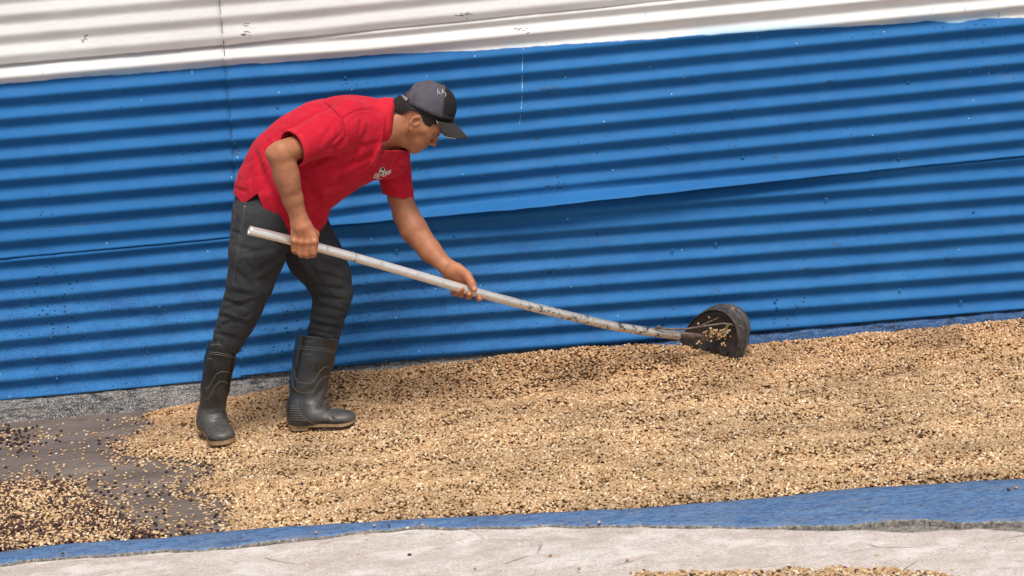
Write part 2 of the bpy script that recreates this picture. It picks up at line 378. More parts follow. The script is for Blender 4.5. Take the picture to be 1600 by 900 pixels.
def marks():
    """paint scuffs, dents' edges, painted seam shade and one thin white drip, laid on the sheets"""
    from mathutils.bvhtree import BVHTree
    trees = []
    for o in wall.children:
        if o.name.startswith('corrugated_sheet'):
            trees.append(BVHTree.FromPolygons([v.co.copy() for v in o.data.vertices], [tuple(q.vertices) for q in o.data.polygons]))
    def hit(px, py):
        d = _ray(px, py)[0]; d = Vector(d / np.linalg.norm(d)); best = None
        for t in trees:
            h = t.ray_cast(Vector(CAM), d)
            if h[0] is not None and (best is None or h[3] < best[1]): best = (h[0], h[3])
        return None if best is None else np.array(best[0]) - np.array([0, .0006, 0])
    def strip(pts, w):
        V = []
        for i, (x, y) in enumerate(pts):
            ww = w * (1 - .6 * abs(2 * i / (len(pts) - 1) - 1))
            a = pts[min(i + 1, len(pts) - 1)]; b = pts[max(i - 1, 0)]; dx, dy = a[0] - b[0], a[1] - b[1]; l_ = math.hypot(dx, dy) + 1e-6
            for sgn in (-1, 1):
                q = hit(x - dy / l_ * ww * sgn, y + dx / l_ * ww * sgn)
                if q is None: return None
                V.append(q)
        return V, [(2 * i, 2 * i + 1, 2 * i + 3, 2 * i + 2) for i in range(len(pts) - 1)]
    def join(name, geos, mat):
        V = []; Fc = []
        for g in geos:
            if g is None: continue
            n = len(V); V += g[0]; Fc += [tuple(i + n for i in f) for f in g[1]]
        if V:
            o = mesh_obj(name, V, Fc, mat, wall); o['kind'] = 'stuff'
    rr = random.Random(5)
    dark = []
    for (cx, cy, sx, sy, n) in [(852, 140, 10, 4, 14), (866, 136, 7, 3, 8), (1300, 125, 9, 3, 9), (1548, 103, 16, 9, 14), (1575, 120, 14, 6, 8), (856, 292, 4, 3, 6), (874, 291, 5, 3, 6), (1208, 246, 9, 2, 7), (1403, 248, 10, 3, 10), (840, 218, 8, 3, 5), (384, 53, 7, 5, 9), (384, 40, 5, 3, 5), (133, 60, 4, 4, 6), (372, 238, 9, 8, 14), (396, 232, 5, 4, 6), (860, 425, 7, 4, 10), (1262, 420, 10, 4, 9), (1480, 405, 8, 4, 9), (1310, 380, 9, 4, 8), (1120, 455, 14, 6, 12), (1480, 500, 50, 5, 22), (1540, 495, 40, 5, 18), (560, 500, 16, 6, 8), (90, 350, 25, 3, 3), (230, 420, 40, 10, 10), (940, 372, 30, 12, 10), (720, 22, 16, 5, 10), (820, 45, 12, 5, 8), (280, 170, 30, 40, 6)]:
        for _ in range(n):
            x = rr.gauss(cx, sx * .6); y = rr.gauss(cy, sy * .6); a = rr.uniform(-.6, .6) - .09; l_ = rr.uniform(1.2, 4.5); bend = rr.uniform(-1.2, 1.2)
            dark.append(strip([(x + l_ * t * math.cos(a), y + l_ * t * math.sin(a) + bend * (1 - t * t)) for t in (-1, -.5, 0, .5, 1)], rr.uniform(.35, .8)))
    dark.append(strip([(x, 359 - (x - 45) * .1 + .6 * math.sin(x * .05)) for x in range(45, 230, 8)], .6)); dark.append(strip([(x, 342 - (x - 225) * .115) for x in range(225, 362, 8)], .45))
    dark.append(strip([(float(seamx(y)) - .2, y) for y in range(-20, 366, 6)], .75)); dark.append(strip([(float(seamx(y)) - .2, y) for y in range(372, 592, 6)], .55))  # dark strips paint in the shadow line of the open upright seam
    join('scuffs_and_seam_shade', dark, new_mat('scuff_and_seam_shade_paint', (.012, .035, .075), .6))
    dr = [strip([(819 - .055 * (y - 70) + 1.2 * math.sin(y * .05), y) for y in range(70, 196, 4)], .75)]
    for (x, y0, y1) in [(128, 103, 117), (133, 102, 117), (66, 112, 120), (854, 67, 73), (1457, 12, 20), (1507, 10, 19), (1560, 12, 42), (300, 108, 116), (1009, 20, 30)]:
        dr.append(strip([(x + .4 * math.sin(y), y) for y in np.linspace(y0, y1, 5)], .8))
    join('paint_drips', dr, new_mat('paint_drip', (.22, .42, .62), .5))
marks()
# mortar footing under the sheets
def footing():
    xs = np.linspace(-3.2, 3.6, 420)
    prof = [(.016, .12), (.004, .080), (-.018, .074), (-.034, .062), (-.046, .030), (-.058, .004), (-.070, -.02)]
    V = []
    for x in xs:
        for (y, z) in prof: V.append((x, y, z))
    V = np.array(V)
    n = vnoise(V, 18, 31, 3); n2 = vnoise(V, 60, 33, 2)
    V[:, 1] += n * .007 + n2 * .003; V[:, 2] += vnoise(V, 14, 37, 2) * .004 + n2 * .002
    V[::len(prof), 1] = .014
    i = np.arange(len(V)).reshape(len(xs), len(prof))
    Q = np.stack([i[:-1, :-1], i[:-1, 1:], i[1:, 1:], i[1:, :-1]], -1).reshape(-1, 4)
    o = npmesh('mortar_footing', V, Q[:, ::-1], M_foot); tag(o, kind='structure')
footing()

# ------------------------------------------------------------------ ground: street, pale apron, patio, kerb
def sheet_quad(name, x0, x1, y0, y1, z, mat, n=1):
    xs = np.linspace(x0, x1, n + 1); ys = np.linspace(y0, y1, n + 1)
    V = [(x, y, z) for y in ys for x in xs]
    Q = [(j * (n + 1) + i, j * (n + 1) + i + 1, (j + 1) * (n + 1) + i + 1, (j + 1) * (n + 1) + i) for j in range(n) for i in range(n)]
    return tag(mesh_obj(name, V, Q, mat, smooth=False), kind='structure')
sheet_quad('ground', -150, 150, -150, 150, -.16, M_asphalt)
sheet_quad('patio_floor', -4, 4, -2.6, .3, 0.0, M_patio)

KB = [(-400, 905), (0, 862), (75, 851), (151, 845), (264, 839), (400, 825), (532, 817), (664, 809), (778, 805), (872, 800), (1000, 792.5), (1200, 777), (1350, 762), (1500, 752), (1600, 747), (1900, 722)]
KF = [(-400, 922), (0, 879), (57, 873), (189, 862), (302, 857), (400, 849), (494, 838), (589, 826), (664, 822), (740, 821.5), (815, 820), (1000, 819), (1200, 822), (1310, 819), (1390, 811), (1450, 811), (1500, 816), (1600, 812), (1900, 792)]
KP = [(-400, 922), (0, 879.5), (400, 849.5), (589, 826.5), (815, 820.5), (1000, 820), (1120, 824), (1250, 826), (1425, 832), (1525, 825), (1600, 829), (1900, 812)]
def kerb():
    us = np.arange(-400, 1900, 4.0)
    yb = np.interp(us, *zip(*KB)); yf = np.interp(us, *zip(*KF))
    nz = vnoise(np.stack([us * .02, us * 0, us * 0], 1), 1, 77, 3)
    yf = yf + nz * 1.6; yb = yb + vnoise(np.stack([us * .013, us * 0, us * 0], 1), 1, 78, 2) * 1.0
    B = GA(us, yb, .034); Fr = GA(us, yf, .030)
    V = []; W = []
    for b, f, n in zip(B, Fr, nz):
        pts = [(b[0], b[1] + .012, -.02), (b[0], b[1] + .010, .018), (b[0], b[1], .033)]
        for t in (.15, .35, .55, .75, .9, 1.0):
            q = b * (1 - t) + f * t
            pts.append((q[0], q[1], .034 + .003 * math.sin(math.pi * t) - .003 * t))
        pts += [(f[0], f[1] - .004, .022), (f[0], f[1] - .006, -.02)]
        V += pts; W += [0, 0, 0, 0, 0, 0, 0, .05, .32, .9, 1.0]
    V = np.array(V); V[:, 2] += vnoise(V, 9, 80, 3) * .0014; m = 11
    i = np.arange(len(V)).reshape(len(us), m)
    Q = np.stack([i[:-1, :-1], i[:-1, 1:], i[1:, 1:], i[1:, :-1]], -1).reshape(-1, 4)
    o = npmesh('kerb', V, Q[:, ::-1], M_kerb); fattr(o, 'worn', W); tag(o, kind='structure')
    # pale cement apron, meeting the kerb a little lower
    yp = np.interp(us, *zip(*KP)) + vnoise(np.stack([us * .03, us * 0, us * 0], 1), 1, 91, 3) * 1.3
    yp = np.maximum(yp, yf + .3)
    A = GA(us, yp, .020); V = []
    dist = [-.002, .004, .012, .03, .07, .14, .25, .4, .6, .9, 1.3, 1.8, 1.81]
    for a in A:
        for k, d in enumerate(dist):
            V.append((a[0], a[1] - d, (.004 if k == 0 else .020 - .012 * min(1, max(0, (d - .02) / .6))) if k < 12 else -.165))
    V = np.array(V); V[:, 2] += vnoise(V, 5, 92, 3) * .003 * (np.arange(len(V)) % len(dist) > 0)
    m = len(dist); i = np.arange(len(V)).reshape(len(us), m)
    Q = np.stack([i[:-1, :-1], i[:-1, 1:], i[1:, 1:], i[1:, :-1]], -1).reshape(-1, 4)
    o = npmesh('pavement', V, Q[:, ::-1], M_pale); tag(o, kind='structure')
    # grey broken bedding between the two
    V = []
    for f, a in zip(Fr, A):
        y0 = f[1] + .02; y1 = a[1] - .03
        for t in np.linspace(0, 1, 8): V.append((f[0] * (1 - t) + a[0] * t, y0 * (1 - t) + y1 * t, .008))
    V = np.array(V); V[:, 2] += vnoise(V, 45, 95, 3) * .003
    i = np.arange(len(V)).reshape(len(us), 8)
    Q = np.stack([i[:-1, :-1], i[:-1, 1:], i[1:, 1:], i[1:, :-1]], -1).reshape(-1, 4)
    o = npmesh('bedding', V, Q[:, ::-1], simple('broken_mortar', (.12, .105, .095), (.40, .36, .33), 85, bump=1, bdist=.01, bscale=120)); tag(o, kind='structure')
kerb()

# ------------------------------------------------------------------ drying coffee: height field, bed and beans
def in_poly(x, y, poly):
    inside = np.zeros(len(x), bool); n = len(poly)
    for i in range(n):
        x1, y1 = poly[i]; x2, y2 = poly[(i + 1) % n]
        c = ((y1 > y) != (y2 > y)) & (x < (x2 - x1) * (y - y1) / (y2 - y1 + 1e-12) + x1)
        inside ^= c
    return inside
def d_poly(x, y, poly):
    d = np.full(len(x), 9.0); n = len(poly)
    for i in range(n):
        a = np.array(poly[i]); b = np.array(poly[(i + 1) % n]); ab = b - a
        t = np.clip(((x - a[0]) * ab[0] + (y - a[1]) * ab[1]) / (ab @ ab + 1e-12), 0, 1)
        d = np.minimum(d, np.hypot(x - a[0] - t * ab[0], y - a[1] - t * ab[1]))
    return d
def gp(pts, z=.0): return [tuple(G(x, y, z)[:2]) for x, y in pts]
kb = [(x, y - .5) for x, y in KB if 350 < x < 1950]
HEAP = gp([(352, 829)] + kb, .034) + [(3.1, -.035), (-1.08, -.045)] + \
    gp([(335, 622), (290, 633), (252, 640), (214, 650), (238, 664), (196, 684), (166, 704), (200, 718), (262, 722), (318, 728), (330, 742), (276, 757), (292, 772), (335, 784), (346, 800)], .004)
kb2 = [(x, y - .5) for x, y in KB if x < 350]
MIXED = gp([(-300, 760), (0, 757), (64, 751), (125, 755), (143, 775), (170, 790), (205, 812), (230, 828), (262, 838)]) + gp(kb2[::-1], .034)
FEET = [(-1.135, -.49, -1.075, -.64), (-.83, -.54, -.66, -.56)]
TRACKS = [(.62, -.27, -.20, -.36, .045, .012), (.95, -.42, .15, -.52, .05, .008), (-.15, -.56, -.55, -.78, .04, .007), (1.7, -.38, .9, -.60, .05, .008), (.6, -.80, -.4, -.95, .05, .007), (1.6, -1.0, .5, -1.15, .05, .006), (-.45, -.33, -.75, -.27, .04, .008)]
def height(x, y):
    p = np.stack([x, y, x * 0], 1)
    d = d_poly(x, y, HEAP)
    edge = np.clip(d / (.05 + .10 * np.clip((-.16 - y) / .16, 0, 1) * np.clip((-.72 - x) / .2, 0, 1)), 0, 1) ** .8
    wallside = np.clip((y + .42) / .34, 0, 1); wallside = wallside * wallside * (3 - 2 * wallside)
    kerbside = np.clip((-1.2 - y) / .5, 0, 1)
    h = .020 + .044 * wallside * np.clip((x + 1.25) / .35, 0, 1) + .010 * kerbside
    hump = np.clip((y + .24) / .16, 0, 1); hump = hump * hump * (3 - 2 * hump)
    h += hump * (.034 + .007 * vnoise(p, 4.5, 71, 2)) * np.clip((x + .98) / .25, 0, 1) * np.clip((.85 - x) / .25, 0, 1)
    for (x1, y1, x2, y2) in FEET:                       # pushed up around the boots
        dx, dy = x2 - x1, y2 - y1; t = np.clip(((x - x1) * dx + (y - y1) * dy) / (dx * dx + dy * dy), 0, 1)
        dd = np.hypot(x - x1 - t * dx, y - y1 - t * dy)
        h += (.004 if y2 < -.6 else .012) * np.exp(-((dd - .068) / .022) ** 2)
    for (x1, y1, x2, y2, w, dep) in TRACKS:             # furrows drawn by the scoop
        dx, dy = x2 - x1, y2 - y1; t = np.clip(((x - x1) * dx + (y - y1) * dy) / (dx * dx + dy * dy), 0, 1)
        dd = np.hypot(x - x1 - t * dx, y - y1 - t * dy)
        h += dep * (-np.exp(-(dd / w) ** 2) + .7 * np.exp(-((dd - 1.7 * w) / (.5 * w)) ** 2))
    h += .011 * vnoise(p * np.array([1, 2.2, 1]), 3.0, 3, 3)
    # marks of the rake: low ridges running along the patio
    rr = y * 15 + .5 * vnoise(p, 2.2, 9, 2) * 3 + x * .8
    h += .0060 * np.sin(rr * 2.1) * (.4 + .6 * np.clip(vnoise(p, 1.7, 12), 0, 1))
    h += .0045 * vnoise(p, 13, 21, 2)
    wl = np.clip((-.03 - y) / .025, 0, 1)
    return np.maximum(h * edge, .0) * (.55 + .45 * wl)
def heap_bed(name, poly, hfun, mat, step=.012):
    xs = [p[0] for p in poly]; ys = [p[1] for p in poly]
    gx = np.arange(max(min(xs), -3.2), min(max(xs), 3.2), step); gy = np.arange(min(ys), max(ys) + step, step)
    X, Y = np.meshgrid(gx, gy); x = X.ravel(); y = Y.ravel()
    bx, _ = proj(np.stack([x, y, x * 0 + .02], 1)); ins = in_poly(x, y, poly) & (d_poly(x, y, poly) > np.where((x < -.85) & (y < -.22), .06, .012)) & (bx > -410) & (bx < 1980)
    V = np.stack([x, y, hfun(x, y) - .0035], 1)
    i = np.arange(len(x)).reshape(X.shape)
    Q = np.stack([i[:-1, :-1], i[:-1, 1:], i[1:, 1:], i[1:, :-1]], -1).reshape(-1, 4)
    Q = Q[ins[Q].all(1)]
    used = np.unique(Q); mp = np.full(len(x), -1); mp[used] = np.arange(len(used))
    return V[used], mp[Q]

def bean_tree():
    ng = bpy.data.node_groups.new('scatter_beans', 'GeometryNodeTree')
    ng.interface.new_socket('Geometry', in_out='INPUT', socket_type='NodeSocketGeometry')
    ng.interface.new_socket('Geometry', in_out='OUTPUT', socket_type='NodeSocketGeometry')
    n = ng.nodes; l = ng.links
    gi = n.new('NodeGroupInput'); go = n.new('NodeGroupOutput')
    ico = n.new('GeometryNodeMeshIcoSphere'); ico.inputs['Radius'].default_value = 1; ico.inputs['Subdivisions'].default_value = 2
    tr = n.new('GeometryNodeTransform'); tr.inputs['Scale'].default_value = (.0060, .0045, .0033)
    sm = n.new('GeometryNodeSetMaterial'); sm.inputs['Material'].default_value = M_bean
    ss = n.new('GeometryNodeSetShadeSmooth')
    mp = n.new('GeometryNodeMeshToPoints')
    io = n.new('GeometryNodeInstanceOnPoints')
    ra = n.new('GeometryNodeInputNamedAttribute'); ra.data_type = 'FLOAT_VECTOR'; ra.inputs['Name'].default_value = 'rot'
    sa = n.new('GeometryNodeInputNamedAttribute'); sa.data_type = 'FLOAT'; sa.inputs['Name'].default_value = 'scl'
    l.new(ico.outputs['Mesh'], tr.inputs['Geometry']); l.new(tr.outputs[0], ss.inputs[0]); l.new(ss.outputs[0], sm.inputs['Geometry'])
    sep = n.new('GeometryNodeSeparateGeometry'); isp = n.new('GeometryNodeInputNamedAttribute'); isp.data_type = 'FLOAT'; isp.inputs['Name'].default_value = 'isbean'
    cmp_ = n.new('FunctionNodeCompare'); cmp_.data_type = 'FLOAT'; cmp_.operation = 'GREATER_THAN'; cmp_.inputs[1].default_value = .5
    l.new(isp.outputs['Attribute'], cmp_.inputs[0]); l.new(cmp_.outputs[0], sep.inputs['Selection'])
    l.new(gi.outputs[0], sep.inputs['Geometry'])
    l.new(sep.outputs['Selection'], mp.inputs[0])
    l.new(mp.outputs[0], io.inputs['Points']); l.new(sm.outputs[0], io.inputs['Instance'])
    l.new(ra.outputs['Attribute'], io.inputs['Rotation']); l.new(sa.outputs['Attribute'], io.inputs['Scale'])
    jn = n.new('GeometryNodeJoinGeometry')
    l.new(sep.outputs['Inverted'], jn.inputs[0]); l.new(io.outputs[0], jn.inputs[0])
    l.new(jn.outputs[0], go.inputs[0])
    return ng
BT = bean_tree()
def bean_colors(n, dark=.012, light=1.0):
    r = rng.random(n); t = rng.random(n)[:, None]
    a = np.array([.40, .240, .114]); b = np.array([.655, .458, .265])
    c = (a * (1 - t) + b * t) * light
    w = (rng.random(n) < .10)[:, None]; c = np.where(w, np.array([.80, .66, .46]), c)
    br = (rng.random(n) < .05)[:, None]; c = np.where(br, np.array([.34, .18, .085]), c)
    dk = (r < dark)[:, None]
    dc = np.array([.045, .018, .018]) + rng.random(n)[:, None] * np.array([.05, .02, .02])
    c = np.where(dk, dc, c)
    return np.concatenate([c, np.ones((n, 1))], 1), r < dark
def beans(name, pts, cols, isdark, flat=.45, base=None, scale=1.0):
    n = len(pts)
    V = pts; Q = None
    if base is not None:
        bv, bq = base; V = np.concatenate([pts, bv]); Q = bq + n
    me = bpy.data.meshes.new(name)
    me.vertices.add(len(V)); me.vertices.foreach_set('co', np.ascontiguousarray(V, np.float32).ravel())
    if Q is not None:
        Q = np.ascontiguousarray(Q, np.int32)
        me.loops.add(Q.size); me.loops.foreach_set('vertex_index', Q.ravel()); me.polygons.add(len(Q))
        me.polygons.foreach_set('loop_start', np.arange(0, Q.size, 4, dtype=np.int32)); me.polygons.foreach_set('loop_total', np.full(len(Q), 4, np.int32))
        me.polygons.foreach_set('use_smooth', np.ones(len(Q), bool))
    me.update(calc_edges=True); me.materials.append(M_heapbase)
    o = link(bpy.data.objects.new(name, me))
    m = len(V); pad = m - n
    rot = np.stack([rng.normal(0, flat, n) + np.pi * (rng.random(n) < .5), rng.normal(0, flat, n), rng.uniform(0, 6.283, n)], 1)
    scl = np.clip(rng.normal(1.0, .10, n), .72, 1.3) * np.where(isdark, 1.12, 1.0) * scale
    z3 = np.zeros((pad, 3)); z1 = np.zeros(pad)
    fattr(o, 'rot', np.concatenate([rot, z3]), 'FLOAT_VECTOR'); fattr(o, 'scl', np.concatenate([scl, z1]))
    fattr(o, 'isbean', np.concatenate([np.ones(n), z1])); fattr(o, 'col', np.concatenate([cols, np.ones((pad, 4))]), 'FLOAT_COLOR')
    md = o.modifiers.new('beans', 'NODES'); md.node_group = BT
    return o
def sample_poly(poly, dens, xr=(-3.2, 3.2)):
    xs = [p[0] for p in poly]; ys = [p[1] for p in poly]
    x0, x1 = max(min(xs), xr[0]), min(max(xs), xr[1]); y0, y1 = min(ys), max(ys)
    n = int((x1 - x0) * (y1 - y0) * dens)
    x = rng.uniform(x0, x1, n); y = rng.uniform(y0, y1, n)
    k = in_poly(x, y, poly); x, y = x[k], y[k]
    d = d_poly(x, y, poly)
    p = np.stack([x, y, x * 0], 1)
    keep = (d > np.where(x < -.75, .075, .035) * (0.5 + .5 * vnoise(p, 14, 44, 2)) * rng.random(len(x)) * 1.6) | (y > -.12) | (y < -1.45)
    px, py = proj(np.stack([x, y, x * 0 + .03], 1))
    vis = (px > -420) & (px < 1990) & (py < 1000)
    keep &= vis
    return x[keep], y[keep]

# main heap
x, y = sample_poly(HEAP, 22000)
z = height(x, y) + rng.uniform(-.0025, .0045, len(x))
cols, dk = bean_colors(len(x), .006)
p3 = np.stack([x, y, x * 0], 1)
patch = np.clip(vnoise(p3 * np.array([1, 1.6, 1]), 5, 61, 3), -1, 1)
pinky = np.clip((y + .75) / .6, 0, 1)[:, None]
cols[:, :3] *= (1 + .22 * patch)[:, None]
cols[:, :3] *= (1 - pinky * np.array([.05, .14, .20]))                # damper, redder parchment nearer the wall
dmp = (vnoise(p3, 9, 66, 3) > .45) & (rng.random(len(x)) < .16)
cols[dmp, :3] = np.array([.17, .09, .052])
bv, bq = heap_bed('bed', HEAP, height, None)
o = beans('coffee_bean_heap', np.stack([x, y, z], 1), cols, dk, base=(bv, bq))
tag(o, 'big raked layer of tan parchment coffee beans filling the patio', 'coffee beans', kind='stuff')

# mixed pile with dark cherries, lower left
def h2(x, y):
    p = np.stack([x, y, x * 0], 1)
    return np.clip(d_poly(x, y, MIXED) / .06, 0, 1) ** .6 * (.020 + .006 * vnoise(p, 5, 41, 2) + .004 * vnoise(p, 18, 42, 2))
x, y = sample_poly(MIXED, 18000)
z = h2(x, y) + rng.uniform(-.002, .005, len(x))
cl = np.clip(.36 + .20 * vnoise(np.stack([x, y, x * 0], 1), 12, 55, 3), .06, .65)
cols, dk = bean_colors(len(x), 0); cols[:, :3] *= 1.14
dk = rng.random(len(x)) < cl
cols[dk, :3] = np.array([.040, .020, .017]) + rng.random((dk.sum(), 1)) * np.array([.065, .030, .024])
bv, bq = heap_bed('bed', MIXED, h2, None)
o = beans('mixed_bean_pile', np.stack([x, y, z], 1), cols, dk, base=(bv, bq))
tag(o, 'small pile of pale beans mixed with dark cherries in lower left corner', 'coffee beans', kind='stuff')

# loose beans on the bare dark floor
def loose():
    n = 13000
    px = rng.uniform(-10, 360, n); py = rng.uniform(652, 850, n)
    g = GA(px, py, .003)
    p = np.stack([g[:, 0], g[:, 1], g[:, 0] * 0], 1)
    dH = d_poly(g[:, 0], g[:, 1], HEAP); dM = d_poly(g[:, 0], g[:, 1], MIXED)
    out = ~in_poly(g[:, 0], g[:, 1], HEAP) & ~in_poly(g[:, 0], g[:, 1], MIXED) & (g[:, 1] < -.08) & (py < np.interp(px, *zip(*KB)))
    cl = np.clip(.5 + 1.1 * vnoise(p, 7, 101, 3), 0, 1)
    pr = .030 + .55 * np.exp(-dH / .028) + .22 * np.exp(-dM / .04) + .08 * cl * (px < 330) * (py > 700) + .05 * cl
    tl = np.exp(-((px - 15) / 40) ** 2 - ((py - 682) / 16) ** 2); pr = pr + .5 * tl
    k = out & (rng.random(n) < pr)
    g = g[k]; cols, dk = bean_colors(len(g), .0)
    dprob = .13 + .6 * tl[k]
    dk = rng.random(len(g)) < dprob
    cols[dk, :3] = np.array([.035, .016, .015])
    g[:, 2] = .0028 + .0012 * dk
    o = beans('loose_beans', g, cols, dk, flat=.12)
    tag(o, 'single coffee beans and dark cherries scattered over the bare patio floor', 'coffee beans', kind='stuff')
loose()
def edge_beans():
    """strip of beans at the bottom right edge of the picture, on the pale cement, and strays on the kerb"""
    n = 4200
    px = rng.uniform(985, 1500, n); py = rng.uniform(884, 960, n)
    top = np.interp(px, [985, 1010, 1100, 1200, 1300, 1380, 1450, 1500], [900, 893, 892, 889, 885, 886, 892, 905]) + 2 * np.sin(px * .08)
    k = (py > top + rng.exponential(1.2, n)) | ((rng.random(n) < .006))
    px, py = px[k], py[k]
    g = GA(px, py, .016); cols, dk = bean_colors(len(g), .05)
    g[:, 2] += rng.uniform(0, .007, len(g)) * np.clip((py - 888) / 10, 0, 1)
    o = beans('roadside_beans', g, cols, dk, flat=.3)
    tag(o, 'stray strip of beans on the pale cement at the bottom edge', 'coffee beans', kind='stuff')
    pts = [(196, 735 + 110), (585, 822), (637, 826), (494, 833), (608, 822), (660, 821), (572, 836), (690, 827), (918, 818), (936, 817), (1212, 772), (1588, 763), (1576, 766), (98, 866), (860, 870), (742, 888), (905, 889), (812, 852), (640, 868), (1370, 870), (1090, 868), (300, 890), (420, 872), (560, 868), (1180, 840), (480, 884), (980, 876)]
    g = np.array([G(x, y, .037 if i < 14 else .015) for i, (x, y) in enumerate(pts)]); g[:, 2] += .003
    cols, dk = bean_colors(len(g), .3)
    o = beans('stray_beans', g, cols, dk, flat=.1)
    tag(o, 'single stray beans lying on the blue kerb and pale cement', 'coffee beans', kind='stuff')
edge_beans()
#@@MAN@@
# ------------------------------------------------------------------ signed-distance modelling of the figure
class Field:
    def __init__(s, lo, hi, h):
        s.lo = np.array(lo, float); s.h = h
        s.n = np.ceil((np.array(hi) - s.lo) / h).astype(int) + 1
        s.V = np.full(s.n, .05, np.float32)
        s.ax = [(s.lo[i] + h * np.arange(s.n[i])).astype(np.float32) for i in range(3)]
    def region(s, lo, hi):
        a = np.maximum(np.floor((lo - s.lo) / s.h).astype(int), 0); b = np.minimum(np.ceil((hi - s.lo) / s.h).astype(int) + 1, s.n)
        if (b <= a).any(): return None
        sl = tuple(slice(a[i], b[i]) for i in range(3))
        X = s.ax[0][sl[0]][:, None, None]; Y = s.ax[1][sl[1]][None, :, None]; Z = s.ax[2][sl[2]][None, None, :]
        return sl, X, Y, Z
    def put(s, sl, d, k, sub=False):
        v = s.V[sl]
        if sub:
            nd = -d; hh = np.maximum(k - np.abs(v - nd), 0) / k; s.V[sl] = np.maximum(v, nd) + hh * hh * k * .25
        else:
            hh = np.maximum(k - np.abs(v - d), 0) / k; s.V[sl] = np.minimum(v, d) - hh * hh * k * .25
    def cone(s, a, b, ra, rb, k=.012, flat=None, sub=False):
        """tapered capsule a->b; flat=(direction, factor): thickness along direction scaled by factor"""
        a = np.asarray(a, float); b = np.asarray(b, float)
        if flat is None: n, f = np.array([0., 1, 0]), 1.0
        else: n, f = np.asarray(flat[0], float), flat[1]; n = n / np.linalg.norm(n)
        m = max(ra, rb) * max(1, f) + k + 3 * s.h
        r = s.region(np.minimum(a, b) - m, np.maximum(a, b) + m)
        if r is None: return
        sl, X, Y, Z = r; q = 1 / f - 1
        x, y, z = X - a[0], Y - a[1], Z - a[2]
        ab = b - a
        if f != 1:
            dn = x * n[0] + y * n[1] + z * n[2]; x = x + q * dn * n[0]; y = y + q * dn * n[1]; z = z + q * dn * n[2]
            ab = ab + q * (ab @ n) * n
        L2 = ab @ ab + 1e-12
        t = np.clip((x * ab[0] + y * ab[1] + z * ab[2]) / L2, 0, 1)
        d = np.sqrt((x - t * ab[0]) ** 2 + (y - t * ab[1]) ** 2 + (z - t * ab[2]) ** 2) - (ra + t * (rb - ra))
        s.put(sl, (d * min(1, f)).astype(np.float32), k, sub)
    def ell(s, c, R, r, k=.012, sub=False):
        """ellipsoid: R rows are unit axes, r radii"""
        c = np.asarray(c, float); R = np.asarray(R, float); r = np.asarray(r, float)
        m = r.max() + k + 3 * s.h; g = s.region(c - m, c + m)
        if g is None: return
        sl, X, Y, Z = g; x, y, z = X - c[0], Y - c[1], Z - c[2]
        u = [(R[i][0] * x + R[i][1] * y + R[i][2] * z) for i in range(3)]
        k0 = np.sqrt(sum((u[i] / r[i]) ** 2 for i in range(3))); k1 = np.sqrt(sum((u[i] / r[i] ** 2) ** 2 for i in range(3))) + 1e-9
        s.put(sl, (k0 * (k0 - 1) / k1).astype(np.float32), k, sub)
    def mesh(s):
        V = s.V; ins = V < 0
        c = np.zeros(tuple(s.n - 1), np.int8)
        for dx in (0, 1):
            for dy in (0, 1):
                for dz in (0, 1):
                    c += ins[dx:dx + s.n[0] - 1, dy:dy + s.n[1] - 1, dz:dz + s.n[2] - 1]
        act = np.argwhere((c > 0) & (c < 8))
        idx = np.full(tuple(s.n - 1), -1, np.int32); idx[tuple(act.T)] = np.arange(len(act))
        acc = np.zeros((len(act), 3)); cnt = np.zeros(len(act))
        cor = [(i, j, k) for i in (0, 1) for j in (0, 1) for k in (0, 1)]
        val = {q: V[act[:, 0] + q[0], act[:, 1] + q[1], act[:, 2] + q[2]].astype(float) for q in cor}
        for q in cor:
            for ax in range(3):
                if q[ax] == 1: continue
                w = list(q); w[ax] = 1; w = tuple(w)
                a, b = val[q], val[w]; k = (a < 0) != (b < 0)
                t = np.where(k, a / (a - b + 1e-20), 0)
                p = np.array(q, float)[None].repeat(len(act), 0); p[:, ax] += t
                acc[k] += p[k]; cnt[k] += 1
        P3 = s.lo + s.h * (act + acc / cnt[:, None])
        quads = []
        for ax in range(3):
            o1, o2 = [(1, 2), (2, 0), (0, 1)][ax]
            sa = [slice(None)] * 3; sb = [slice(None)] * 3
            sa[ax] = slice(0, -1); sb[ax] = slice(1, None)
            for o in (o1, o2): sa[o] = slice(1, -1); sb[o] = slice(1, -1)
            A = ins[tuple(sa)]; B = ins[tuple(sb)]
            e = np.argwhere(A != B); off = np.zeros(3, int); off[o1] = 1; off[o2] = 1
            e = e + off
            f = ins[tuple(e.T)]
            def cell(d1, d2):
                q = e.copy(); q[:, o1] -= d1; q[:, o2] -= d2; return idx[tuple(q.T)]
            Q = np.stack([cell(1, 1), cell(0, 1), cell(0, 0), cell(1, 0)], 1)
            Q[~f] = Q[~f][:, ::-1]
            quads.append(Q)
        Q = np.concatenate(quads)
        return P3, Q[(Q >= 0).all(1)]

